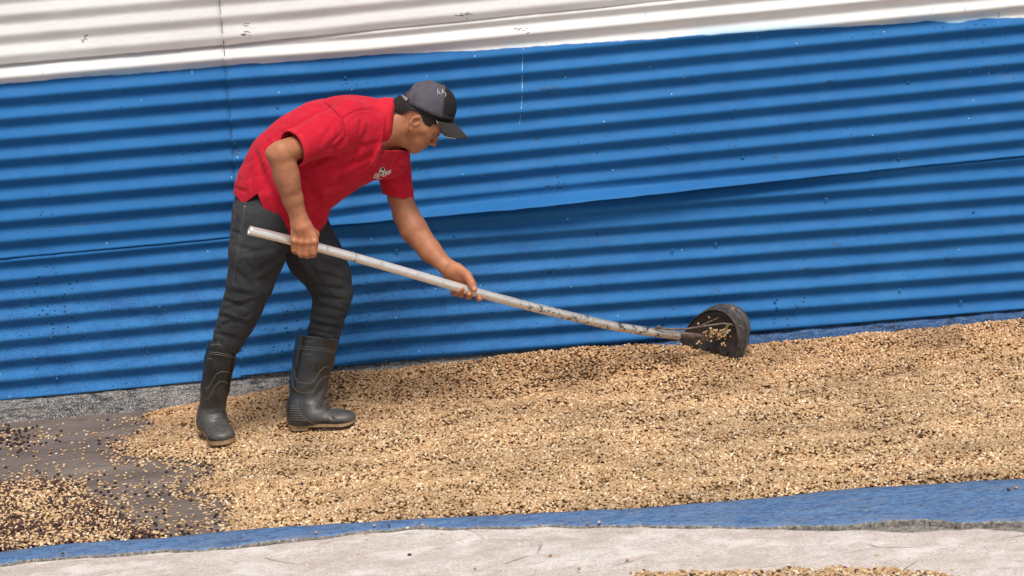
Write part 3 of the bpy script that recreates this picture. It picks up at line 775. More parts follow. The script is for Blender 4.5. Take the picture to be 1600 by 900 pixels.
def vnormals(V, Q):
    n = np.cross(V[Q[:, 2]] - V[Q[:, 0]], V[Q[:, 3]] - V[Q[:, 1]])
    N = np.zeros_like(V)
    for i in range(4): np.add.at(N, Q[:, i], n)
    return N / (np.linalg.norm(N, axis=1, keepdims=True) + 1e-12)
def smooth(V, Q, it=1, lam=.5):
    E = np.concatenate([Q[:, [0, 1]], Q[:, [1, 2]], Q[:, [2, 3]], Q[:, [3, 0]]])
    n = len(V)
    for _ in range(it):
        S = np.zeros_like(V); c = np.zeros(n)
        for i in range(3): S[:, i] = np.bincount(E[:, 0], V[E[:, 1], i], n) + np.bincount(E[:, 1], V[E[:, 0], i], n)
        c = np.bincount(E[:, 0], minlength=n) + np.bincount(E[:, 1], minlength=n)
        V = V + lam * (S / np.maximum(c, 1)[:, None] - V)
    return V
def clip(V, Q, f):
    """keep f>0; vertices just outside are snapped onto f=0"""
    V = V.copy(); E = np.concatenate([Q[:, [0, 1]], Q[:, [1, 2]], Q[:, [2, 3]], Q[:, [3, 0]]]); E = np.concatenate([E, E[:, ::-1]])
    k = (f[E[:, 0]] <= 0) & (f[E[:, 1]] > 0); E = E[k]
    t = f[E[:, 1]] / (f[E[:, 1]] - f[E[:, 0]])
    X = V[E[:, 1]] * (1 - t)[:, None] + V[E[:, 0]] * t[:, None]
    S = np.zeros_like(V); c = np.bincount(E[:, 0], minlength=len(V))
    for i in range(3): S[:, i] = np.bincount(E[:, 0], X[:, i], len(V))
    m = c > 0; V[m] = S[m] / c[m][:, None]
    keep = (f[Q] > 0).any(1) & ((f[Q] > 0) | m[Q]).all(1)
    Q = Q[keep]; used = np.unique(Q); mp = np.full(len(V), -1); mp[used] = np.arange(len(used))
    return V[used], mp[Q], used
def biggest(V, Q):
    lab = np.arange(len(V))
    E = np.concatenate([Q[:, [0, 1]], Q[:, [1, 2]], Q[:, [2, 3]]])
    for _ in range(4000):
        m = np.minimum(lab[E[:, 0]], lab[E[:, 1]]); new = lab.copy()
        np.minimum.at(new, E[:, 0], m); np.minimum.at(new, E[:, 1], m); new = new[new]
        if (new == lab).all(): break
        lab = new
    r = np.bincount(lab[Q[:, 0]]).argmax(); Q = Q[lab[Q[:, 0]] == r]
    used = np.unique(Q); mp = np.full(len(V), -1); mp[used] = np.arange(len(used)); return V[used], mp[Q]
def seg_d(px, py, x1, y1, x2, y2):
    dx, dy = x2 - x1, y2 - y1; L2 = dx * dx + dy * dy + 1e-9
    t = ((px - x1) * dx + (py - y1) * dy) / L2; tc = np.clip(t, 0, 1)
    sd = ((px - x1) * dy - (py - y1) * dx) / math.sqrt(L2)
    return np.hypot(px - x1 - tc * dx, py - y1 - tc * dy), tc, sd
GAIN = 1.3
def ridged(V, ang, fa, fc, seed, p=3.0):
    """long irregular cloth folds: sharp valleys running along the picture direction ang (degrees)"""
    a = math.radians(ang); al = idir(math.cos(a), math.sin(a)); ac = idir(-math.sin(a), math.cos(a)); q = V - CAM
    w = vnoise(q, 7, seed + 3, 2) * .03
    C_ = np.stack([(q @ al) * fa, (q @ ac + w) * fc, (q @ CAMF) * fa * .7], 1)
    n = vnoise(C_, 1, seed, 2)
    return (1 - np.minimum(np.abs(n), 1)) ** p
def creases(V, N, segs, ymax=None):
    """folds: list of (x1,y1,x2,y2,width px,depth mm): a groove with a soft ridge along one side, on the surface facing the street"""
    px, py = proj(V); face = np.clip(N @ (-fwd) * 2.2, 0, 1)
    if ymax is not None: face = face * (V[:, 1] < ymax)
    out = np.zeros(len(V))
    for (x1, y1, x2, y2, w, dep) in segs:
        d, t, sd = seg_d(px, py, x1, y1, x2, y2)
        taper = np.sin(np.pi * np.clip(t, .04, .96)) ** .6
        L_ = math.hypot(x2 - x1, y2 - y1)
        g = -np.exp(-(d / w) ** 2) + .45 * np.exp(-((d - 1.9 * w) / (1.1 * w)) ** 2) * (sd > 0) * (d < 5 * w)
        out += g * dep * .001 * GAIN * taper
    return V + N * (out * face)[:, None]

CAMF = -fwd                                     # towards the camera
def W(px, py, Y): return P(px, py, Y)
def rp(r, Y, z=.7): return r / ppm(Y, z)
class Px:
    """adds primitives given by photo pixel, depth Y and pixel radius"""
    def __init__(s, f): s.f = f
    def cone(s, a, b, ra, rb, k=.012, flat=None, sub=False):
        A, B = W(*a), W(*b); s.f.cone(A, B, rp(ra, a[2], A[2]), rp(rb, b[2], B[2]), k, flat, sub)
    def chain(s, pts, k=.012, flat=None):
        for p, q in zip(pts[:-1], pts[1:]): s.cone(p[:3], q[:3], p[3], q[3], k, flat)
# image-plane directions in the world
def idir(dx, dy):
    v = CR * dx - CU * dy; return v / np.linalg.norm(v)

# head frame
HC = W(660, 175, -.53)
HF = idir(.67, .75); HU = idir(.75, -.67); HS = np.array([0., -1, 0])     # forward, up, side (towards camera)
HF[1] = 0; HF /= np.linalg.norm(HF); HU = np.cross(HF, HS); HU = HU if HU[2] > 0 else -HU
yaw = math.radians(-3)
HF, HS = HF * math.cos(yaw) + HS * math.sin(yaw), HS * math.cos(yaw) - HF * math.sin(yaw)
HSC = .00104
def H(f, s, u): return HC + (HF * f + HS * s + HU * u) * HSC
HR = np.stack([HF, HS, HU])

def build_body():
    F_ = Field((-1.30, -.98, -.02), (-.02, -.18, 1.40), .0032)
    b = Px(F_)
    # legs and trunk (under the clothes)
    b.chain([(424, 345, -.58, 32), (380, 470, -.61, 20), (350, 540, -.58, 13), (338, 600, -.535, 10), (331, 640, -.485, 10)], .02)
    b.chain([(456, 350, -.46, 30), (515, 455, -.44, 20), (500, 520, -.455, 15), (480, 630, -.475, 11)], .02)
    b.chain([(432, 328, -.53, 38), (455, 285, -.53, 42), (500, 240, -.53, 48), (555, 212, -.53, 46), (590, 205, -.53, 34)], .03)
    # neck
    b.chain([(585, 202, -.53, 28), (612, 196, -.53, 27), (640, 192, -.53, 26)], .022)
    b.cone((612, 208, -.53), (640, 218, -.53), 19, 15, .02)
    # near arm
    b.chain([(535, 207, -.64, 25), (485, 225, -.75, 20), (440, 238, -.835, 19)], .015)
    b.cone((440, 238, -.835), (427, 240, -.835), 17, 12.5, .008)           # elbow point
    b.chain([(437, 243, -.835, 19), (447, 275, -.825, 19.5), (457, 310, -.81, 16), (467, 341, -.80, 13)], .012)
    b.cone((446, 262, -.83), (452, 290, -.825), 18.5, 17, .012)
    # far arm
    b.chain([(605, 232, -.41, 25), (617, 286, -.357, 17.5), (625, 309, -.368, 18.5), (634, 335, -.395, 20)], .012)
    b.chain([(634, 335, -.395, 20), (646, 358, -.42, 21.5), (672, 392, -.46, 17.5), (697, 416, -.50, 12.5)], .012)
    # head (millimetres in the head's own frame: forward, side, up)
    k = .012
    F_.ell(H(3, 0, 12), HR, np.array([85, 69, 78]) * .001 * HSC * 1000, .01)
    F_.ell(H(38, 0, -28), HR, np.array([50, 60, 66]) * .001, .03)
    F_.ell(H(-26, 0, -18), HR, np.array([54, 58, 56]) * .001, .03)
    for sgn in (1, -1):
        F_.cone(H(12, 50 * sgn, -60), H(66, 16 * sgn, -105), .013, .013, .022)       # jaw line
        F_.cone(H(10, 54 * sgn, -22), H(12, 50 * sgn, -60), .014, .013, .025)
        F_.cone(H(60, 44 * sgn, -36), H(40, 56 * sgn, -30), .017, .014, .025)       # cheekbone
        F_.ell(H(62, 34 * sgn, -60), HR, np.array([22, 22, 28]) * .001, .02)         # cheek
        F_.cone(H(83, 12 * sgn, 2), H(70, 44 * sgn, 0), .010, .010, .016)            # brow
        F_.ell(H(92, 31 * sgn, -15), HR, np.array([13, 14, 10]) * .001, .012, sub=True)
        F_.ell(H(76, 31 * sgn, -15), HR, np.array([13, 14, 12]) * .001, .003)
        F_.cone(H(86, 25 * sgn, -22), H(80, 42 * sgn, -21), .004, .003, .004)
        F_.cone(H(84, 24 * sgn, -7), H(80, 42 * sgn, -10), .0045, .0035, .004)       # upper lid
    F_.cone(H(58, 0, -92), H(75, 0, -106), .027, .0165, .018)                           # chin
    F_.cone(H(70, 0, -70), H(76, 0, -82), .024, .018, .02)
    F_.cone(H(86, 0, -6), H(104, 0, -44), .0075, .0085, .010)                        # nose
    F_.ell(H(105, 0, -47), HR, np.array([11.5, 10.5, 9.5]) * .001, .006)
    for sgn in (1, -1):
        F_.ell(H(96, 12 * sgn, -51), HR, np.array([9, 7, 7.5]) * .001, .005)
        F_.ell(H(99, 7 * sgn, -59), HR, np.array([3.5, 3, 3]) * .001, .002, sub=True)
    F_.cone(H(85, -16, -70), H(85, 16, -70), .010, .010, .012)
    F_.ell(H(91.5, 0, -72), HR, np.array([8.5, 22, 5.0]) * .001, .004)                 # upper lip
    F_.ell(H(89.5, 0, -82.5), HR, np.array([8.5, 19, 5.5]) * .001, .004)                 # lower lip
    F_.cone(H(90, -27, -78), H(97, 0, -77), .0032, .0030, .002, sub=True); F_.cone(H(97, 0, -77), H(90, 27, -78), .0030, .0032, .002, sub=True)
    # ears
    for sgn in (1, -1):
        c = H(-5, 72 * sgn, -32)
        er = np.stack([HF * .93 - HS * .36 * sgn, HS * .93 * sgn + HF * .36, HU]) if sgn > 0 else np.stack([HF, -HS, HU])
        F_.ell(c, er, np.array([17, 6, 30]) * .001, .005)
        F_.ell(c + HU * .007 + HF * .002 + HS * .007 * sgn, er, np.array([10.5, 8.5, 17]) * .001, .003, sub=True)
        F_.cone(H(-5, 73 * sgn, -14), H(-19, 76 * sgn, -26), .0042, .0042, .003)
        F_.ell(H(3, 72 * sgn, -60), HR, np.array([8, 5, 8]) * .001, .006)
        F_.cone(H(8, 72 * sgn, -30), H(8, 72 * sgn, -40), .005, .004, .004)
    # near hand: back of the hand and four fingers closed over the tube, thumb behind it
    hf = (CAMF, .62)
    b.cone((467, 341, -.80), (470, 352, -.802), 13, 14.5, .010)
    for (x0, y0, x1, y1) in [(464, 352, 461, 376), (469, 352, 471, 377), (474, 353, 481, 377), (478, 354, 491, 377)]:
        b.cone((x0, y0, -.800), (x1, y1, -.800), 9.5, 7.2, .010)
    b.cone((468, 345, -.797), (484, 368, -.795), 13, 10, .012)
    for i, (mx, my, qx, qy, ex, ey, r) in enumerate([(460, 377, 459.5, 391, 462, 393, 5.3), (470.5, 379, 469, 395.5, 471, 398, 5.9), (481, 379, 479, 396.5, 480, 399, 6.1), (491.5, 378, 490, 394, 489, 397.5, 6.3)]):
        b.cone((mx, my, -.803), (qx, qy, -.800), r + .2, r - .35, .0012)          # proximal bone, in front of the tube
        b.cone((qx, qy, -.800), (ex, ey, -.772), r - .35, r * .93 - .3, .0012)         # bends under it
        b.cone((ex, ey, -.772), (ex + 1, ey - 10, -.748), r * .93, r * .8, .0022)   # fingertip up behind
        F_.ell(W(mx, my - 1, -.812), np.eye(3), np.array([.011, .011, .011]), .006)   # knuckle
    b.cone((481, 357, -.79), (492, 366, -.762), 8, 7, .008)                # thumb, passes over the tube and down behind
    b.cone((492, 366, -.762), (489, 384, -.748), 7, 6, .004)
    # far hand: palm behind the tube, thumb over it, fingertips curling up in front from below
    b.cone((697, 416, -.50), (703, 421, -.50), 12.5, 13, .010)
    b.cone((704, 422, -.495), (722, 437, -.478), 12.5, 11, .012)
    b.cone((702, 424, -.49), (716, 446, -.470), 11, 9, .012)
    b.cone((706, 418, -.50), (728, 432, -.487), 9.5, 8.5, .012)
    b.cone((716, 418.5, -.505), (730, 430, -.515), 7.5, 7.0, .008)         # thumb base
    b.cone((730, 430, -.515), (737.5, 443, -.540), 6.9, 6.2, .003)
    b.cone((737.5, 443, -.540), (741, 452, -.551), 6.2, 5.0, .003)
    for (x0, y0, x1, y1, x2, y2, x3, y3, r) in [(712, 446, 708, 457, 712, 458, 715.5, 454, 4.6), (720, 447, 718, 460, 721, 460, 722, 451.5, 5.2), (729, 445, 731, 463, 733, 463, 733.5, 459, 5.4), (737, 445, 746, 463, 748.5, 466, 749.5, 466.5, 5.2)]:
        b.cone((x0, y0, -.474), (x1, y1, -.492), r + .8, r, .0022)
        b.cone((x1, y1, -.492), (x2, y2, -.520), r, r * .97, .0022)
        b.cone((x2, y2, -.520), (x3, y3, -.542), r * .97, r * .86, .0022)
    V, Q = F_.mesh(); V = smooth(V, Q, 1, .35)
    return V, Q
# ------------------------------------------------------------------ skin, cloth, rubber materials
def skin_mat():
    m = new_mat('skin', rough=.48, spec=.4); k = NB(m); g = k.coord('Object')
    c = k.ramp(k.noise(g, 22, 4), [(.3, (.38, .145, .068)), (.7, (.53, .225, .115))])
    t = k.attr('tint', 'Color')
    c = k.mix(1.0, c, t, 'MULTIPLY')
    c = k.mix(k.ramp(k.noise(g, 320, 2), [(.5, 0), (.8, .25)]), c, (.20, .08, .045))
    c = k.mix(k.ramp(k.noise(g, 60, 4, .7), [(.5, 0), (.7, .35)]), c, (.50, .17, .10))
    c = k.mix(k.ramp(k.noise(g, 34, 5, .7), [(.55, 0), (.75, .4)]), c, (.22, .10, .06))
    k.color(c); k.normal(k.bump(k.math('ADD', k.noise(g, 420, 3), k.math('MULTIPLY', k.noise(g, 45, 4), 1.6)), .3, .002))
    k.b.inputs['Subsurface Weight'].default_value = .06; k.b.inputs['Subsurface Radius'].default_value = (.01, .004, .002)
    k.b.inputs['Subsurface Scale'].default_value = .4
    return m
M_skin = skin_mat()
def cloth_mat(name, c1, c2, fade, rough=.85, weave=900, sheen=.2):
    m = new_mat(name, rough=rough, spec=.2); k = NB(m); g = k.coord('Object')
    c = k.ramp(k.noise(g, 7, 5, .6), [(.3, c1), (.7, c2)])
    c = k.mix(k.ramp(k.noise(g, 38, 5, .7), [(.5, 0), (.75, .4)]), c, fade)
    w = k.noise(g, weave, 2, .5)
    c = k.mix(k.ramp(w, [(.35, .35), (.6, 0)]), c, tuple(v * .55 for v in c1))
    k.color(c); k.normal(k.bump(k.math('ADD', k.math('MULTIPLY', w, .35), k.noise(g, 90, 3)), .35, .0015))
    k.b.inputs['Sheen Weight'].default_value = sheen * .25
    return m
M_red = cloth_mat('red_cotton', (.54, .007, .026), (.66, .014, .040), (.72, .06, .09))
M_redd = cloth_mat('red_rib', (.60, .012, .030), (.72, .022, .046), (.68, .05, .07))
M_denim = cloth_mat('charcoal_denim', (.030, .031, .034), (.052, .053, .058), (.10, .10, .108), sheen=.1)
M_thread = new_mat('seam_thread', (.10, .10, .105), .8)
def rubber_mat():
    m = new_mat('black_rubber', rough=.3, spec=.6); k = NB(m); g = k.coord('Object')
    c = k.ramp(k.noise(g, 12, 4), [(.3, (.010, .0105, .011)), (.7, (.020, .0205, .021))])
    dust = k.attr('dust')
    n = k.noise(g, 26, 5, .7)
    dm = k.math('MULTIPLY', dust, k.ramp(n, [(.35, .35), (.7, 1)]))
    c = k.mix(dm, c, (.12, .11, .10))
    c = k.mix(k.ramp(k.noise(k.mapping(g, (1, 1, .25)), 60, 4, .7), [(.64, 0), (.74, .6)]), c, (.16, .10, .06))
    sp = k.math('LESS_THAN', k.voronoi(g, 70), .09)
    c = k.mix(k.math('MULTIPLY', sp, .5), c, (.30, .26, .2))
    k.color(c); k.rough(k.math('ADD', .27, k.math('MULTIPLY', dm, .35)))
    k.normal(k.bump(k.math('ADD', n, k.noise(g, 120, 3)), .15, .002))
    return m
M_rubber = rubber_mat()
M_sole = simple('tan_sole', (.30, .19, .105), (.46, .31, .18), 40, bump=.4)
M_tread = simple('tread_dirt', (.05, .035, .025), (.11, .08, .055), 60)
M_line = simple('moulded_line', (.13, .125, .12), (.17, .16, .15), 40)
def hair_mat():
    m = new_mat('black_hair', rough=.6, spec=.3); k = NB(m); g = k.coord('Object')
    n = k.noise(k.mapping(g, (1, 1, 3)), 260, 3, .7)
    c = k.ramp(n, [(.35, (.010, .008, .008)), (.7, (.040, .030, .027))])
    k.color(c); k.normal(k.bump(n, .8, .003)); return m
M_hair = hair_mat()
def cap_mat():
    m = new_mat('cap_cloth', rough=.85, spec=.2); k = NB(m); g = k.coord('Object')
    c = k.ramp(k.noise(g, 30, 5, .65), [(.3, (.075, .068, .084)), (.7, (.115, .105, .125))])
    c = k.mix(k.ramp(k.noise(g, 75, 4, .8), [(.62, 0), (.72, .7)]), c, (.22, .20, .21))
    fr = k.attr('front')
    w = k.math('LESS_THAN', k.voronoi(g, 330, rand=.2), .42)
    blk = k.mix(w, (.028, .025, .024), (.012, .011, .011))
    c = k.mix(fr, c, blk)
    k.color(c); k.normal(k.bump(k.noise(g, 700, 2), .3, .001)); return m
M_cap = cap_mat()
def brim_mat():
    m = new_mat('mesh_brim', rough=.75, spec=.3); k = NB(m); g = k.coord('Object')
    v = k.voronoi(g, 240, rand=.25)
    c = k.ramp(v, [(.25, (.012, .011, .011)), (.55, (.045, .038, .034)), (.8, (.11, .09, .075))])
    k.color(c); k.normal(k.bump(v, .5, .001)); return m
M_brim = brim_mat()
M_white = new_mat('white_print', (.75, .72, .70), .6)
M_black = new_mat('black_print', (.012, .010, .010), .6)
M_eyew = new_mat('eye_white', (.55, .50, .46), .25)
M_iris = new_mat('dark_iris', (.012, .008, .006), .15)

# ------------------------------------------------------------------ the man
person = tag(empty('person', (float(W(420, 690, -.53)[0]), -.53, 0.02)), 'man in red polo shirt, dark cap and rubber boots bending forward to rake beans', 'person')
bpy.context.view_layer.update()
def child(o, parent=None):
    parent = parent or person
    o.parent = parent
    o.matrix_parent_inverse = parent.matrix_world.inverted()
    return o
def apply_parent(o, parent, loc):
    """meshes are built in world coordinates: shift them into the parent's frame"""
    o.parent = parent; o.location = Vector((-loc[0], -loc[1], -loc[2]))
PL = person.location.copy()
def part(name, V, Q, mat, label=None, loc=None, parent=None):
    o = npmesh(name, V, Q, mat)
    if parent is None or parent is person: apply_parent(o, person, PL)
    else: o.parent = parent
    if label: o['label'] = label
    return o
def poly_part(name, V, Fc, mat, parent=None, smooth_=True):
    o = mesh_obj(name, V, Fc, mat, smooth=smooth_)
    if parent is None or parent is person: apply_parent(o, person, PL)
    else: o.parent = parent
    return o
def tube_geo(path, rads, seg=8, closed=False):
    path = np.asarray(path, float); n = len(path)
    rads = np.full(n, rads) if np.isscalar(rads) else np.asarray(rads)
    T = np.gradient(path, axis=0); T /= np.linalg.norm(T, axis=1, keepdims=True) + 1e-12
    u = np.cross(T[0], [0, 0, 1.0]);
    if np.linalg.norm(u) < 1e-3: u = np.array([1.0, 0, 0])
    u /= np.linalg.norm(u); V = []
    for i in range(n):
        u = u - T[i] * (u @ T[i]); u /= np.linalg.norm(u); v = np.cross(T[i], u)
        for k in range(seg):
            a = 2 * math.pi * k / seg; V.append(path[i] + (u * math.cos(a) + v * math.sin(a)) * rads[i])
    Fc = [(i * seg + k, i * seg + (k + 1) % seg, (i + 1) * seg + (k + 1) % seg, (i + 1) * seg + k) for i in range(n - 1) for k in range(seg)]
    Fc += [tuple(range(seg))[::-1], tuple((n - 1) * seg + k for k in range(seg))]
    return V, Fc
class Snap:
    """drops pixel points onto the side of a built mesh that faces the street"""
    def __init__(s, V, Q, near=True):
        from mathutils.bvhtree import BVHTree
        s.t = BVHTree.FromPolygons([tuple(v) for v in V], [tuple(q) for q in Q])
    def __call__(s, px, py, off=.0015):
        d = _ray(px, py)[0]; h = s.t.ray_cast(Vector(CAM), Vector(d / np.linalg.norm(d)))
        if h[0] is None: return None
        return np.array(h[0]) + CAMF * off
def seam_line(snap, pts, r, mat, name, parent, step=3.0, off=.0006):
    path = []
    for (x0, y0), (x1, y1) in zip(pts[:-1], pts[1:]):
        n = max(2, int(math.hypot(x1 - x0, y1 - y0) / step))
        for i in range(n):
            q = snap(x0 + (x1 - x0) * i / n, y0 + (y1 - y0) * i / n, off)
            if q is not None: path.append(q)
    q = snap(*pts[-1], off)
    if q is not None: path.append(q)
    if len(path) < 3: return None
    V, Fc = tube_geo(path, r, 6); return V, Fc
def multi(name, geos, mat, parent=None):
    V = []; Fc = []
    for g in geos:
        if g is None: continue
        n = len(V); V += list(g[0]); Fc += [tuple(i + n for i in f) for f in g[1]]
    o = poly_part(name, V, Fc, mat, parent); o['kind'] = 'stuff'; return o

# ---- body
bV, bQ = build_body()
body = part('body', bV, bQ, M_skin)
def skin_tint(V):
    t = np.ones((len(V), 4)); q = (V - HC) / .00104 / 1000
    f, s_, u = q @ HF, q @ HS, q @ HU
    lip = np.exp(-(((f - .088) / .014) ** 2 + (s_ / .022) ** 2 + ((u + .0775) / .010) ** 2) * 1.2)
    t[:, :3] *= 1 - lip[:, None] * np.array([.40, .62, .55])
    px, py = proj(V)
    for (x, y, r) in [(741, 452.5, 3.2), (715.5, 454, 2.6), (733.5, 459, 3)]:     # nails
        w = np.exp(-((px - x) ** 2 + (py - y) ** 2) / r ** 2) * (V[:, 1] < -.53); t[:, :3] *= 1 + w[:, None] * np.array([.5, .75, .9])
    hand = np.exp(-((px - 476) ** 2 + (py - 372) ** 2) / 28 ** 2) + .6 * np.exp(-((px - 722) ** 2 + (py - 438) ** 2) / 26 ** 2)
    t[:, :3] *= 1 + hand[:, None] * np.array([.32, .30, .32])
    hl = np.interp(px, [560, 606, 612, 624, 634, 640, 648, 656, 660, 663, 671, 677, 686, 694, 720], [184, 181, 180, 179, 174, 171, 172, 176, 184, 196, 197, 192, 193, 191, 185])
    sc_ = (py < hl) & (np.linalg.norm(V - HC, axis=1) < .125) & (f < .082); t[sc_, :3] = .045
    stub = np.exp(-(((f - .08) / .02) ** 2 + (s_ / .04) ** 2 + ((u + .063) / .007) ** 2)); t[:, :3] *= (1 - .35 * stub)[:, None]
    return t
fattr(body, 'tint', skin_tint(bV), 'FLOAT_COLOR')
# eyes, brows
for sgn in (1, -1):
    c = H(75.5, 31 * sgn, -15.5)
    bm = bmesh.new(); bmesh.ops.create_uvsphere(bm, u_segments=16, v_segments=12, radius=.0117)
    bmesh.ops.translate(bm, verts=bm.verts, vec=Vector(c)); me = bpy.data.meshes.new('eye'); bm.to_mesh(me); bm.free()
    me.polygons.foreach_set('use_smooth', [True] * len(me.polygons)); me.materials.append(M_eyew)
    e = link(bpy.data.objects.new('eye', me)); apply_parent(e, person, PL)
    bm = bmesh.new(); bmesh.ops.create_uvsphere(bm, u_segments=14, v_segments=10, radius=.0062)
    bmesh.ops.translate(bm, verts=bm.verts, vec=Vector(c + (HF * .0068 - HU * .001) )); me = bpy.data.meshes.new('iris'); bm.to_mesh(me); bm.free()
    me.polygons.foreach_set('use_smooth', [True] * len(me.polygons)); me.materials.append(M_iris)
    ir = link(bpy.data.objects.new('iris', me)); ir.parent = e
bs = Snap(bV, bQ)
def brow_geo(sgn):
    path = [H(84 - .012 * (abs(s_) - 12) ** 2, s_ * sgn, 2 + .10 * (s_ - 12)) for s_ in (12, 20, 28, 36, 44)]
    path = [p + HF * .010 * (1 - i * .12) for i, p in enumerate(path)]
    return tube_geo(path, [.003, .0042, .0042, .0035, .002], 6)
for sgn in (1, -1):
    V, Fc = brow_geo(sgn); poly_part('eyebrow', V, Fc, M_hair)
    V, Fc = tube_geo([H(88.5, 22 * sgn, -11), H(89.5, 30 * sgn, -9.5), H(86, 38 * sgn, -11), H(81, 44 * sgn, -14)], [.0012, .0021, .0021, .0012], 6); poly_part('eyelashes', V, Fc, M_hair)

# ---- hair
CS = np.array([0., -1, 0]); CF = idir(.91, .42); CF[1] = 0; CF /= np.linalg.norm(CF); CUP = np.cross(CF, CS); CUP = CUP if CUP[2] > 0 else -CUP
CB = W(668.5, 170.5, -.53)
def build_hair():
    f = Field(H(0, 0, 0) - .16, H(0, 0, 0) + .16, .0028)
    f.ell(H(3, 0, 12), HR, np.array([90, 76.5, 85]) * .001, .01)
    f.ell(H(-28, 0, -14), HR, np.array([61, 64.5, 65]) * .001, .03)
    f.ell(H(40, 0, -24), HR, np.array([51, 63, 60]) * .001, .03)
    f.cone(H(-45, 0, -30), H(-62, 0, -52), .045, .036, .03)
    V, Q = f.mesh(); V = smooth(V, Q, 1)
    px, py = proj(V)
    lim = np.interp(px, [560, 606, 612, 624, 634, 640, 648, 656, 660, 663, 671, 677, 686, 694, 720], [186, 183, 182, 181, 176, 173, 174, 178, 186, 198, 199, 194, 195, 193, 190])
    V, Q, _ = clip(V, Q, (lim - py)); px, py = proj(V); V, Q, _ = clip(V, Q, (py + 3.0 - np.interp(px, [610, 622, 628, 640, 655, 672, 686, 715], [138, 149, 154, 166, 176, 185, 187, 187])) * .01)
    N = vnormals(V, Q); V = V + N * (.0014 * vnoise(V, 300, 5, 2))[:, None]
    return part('hair', V, Q, M_hair)
build_hair()

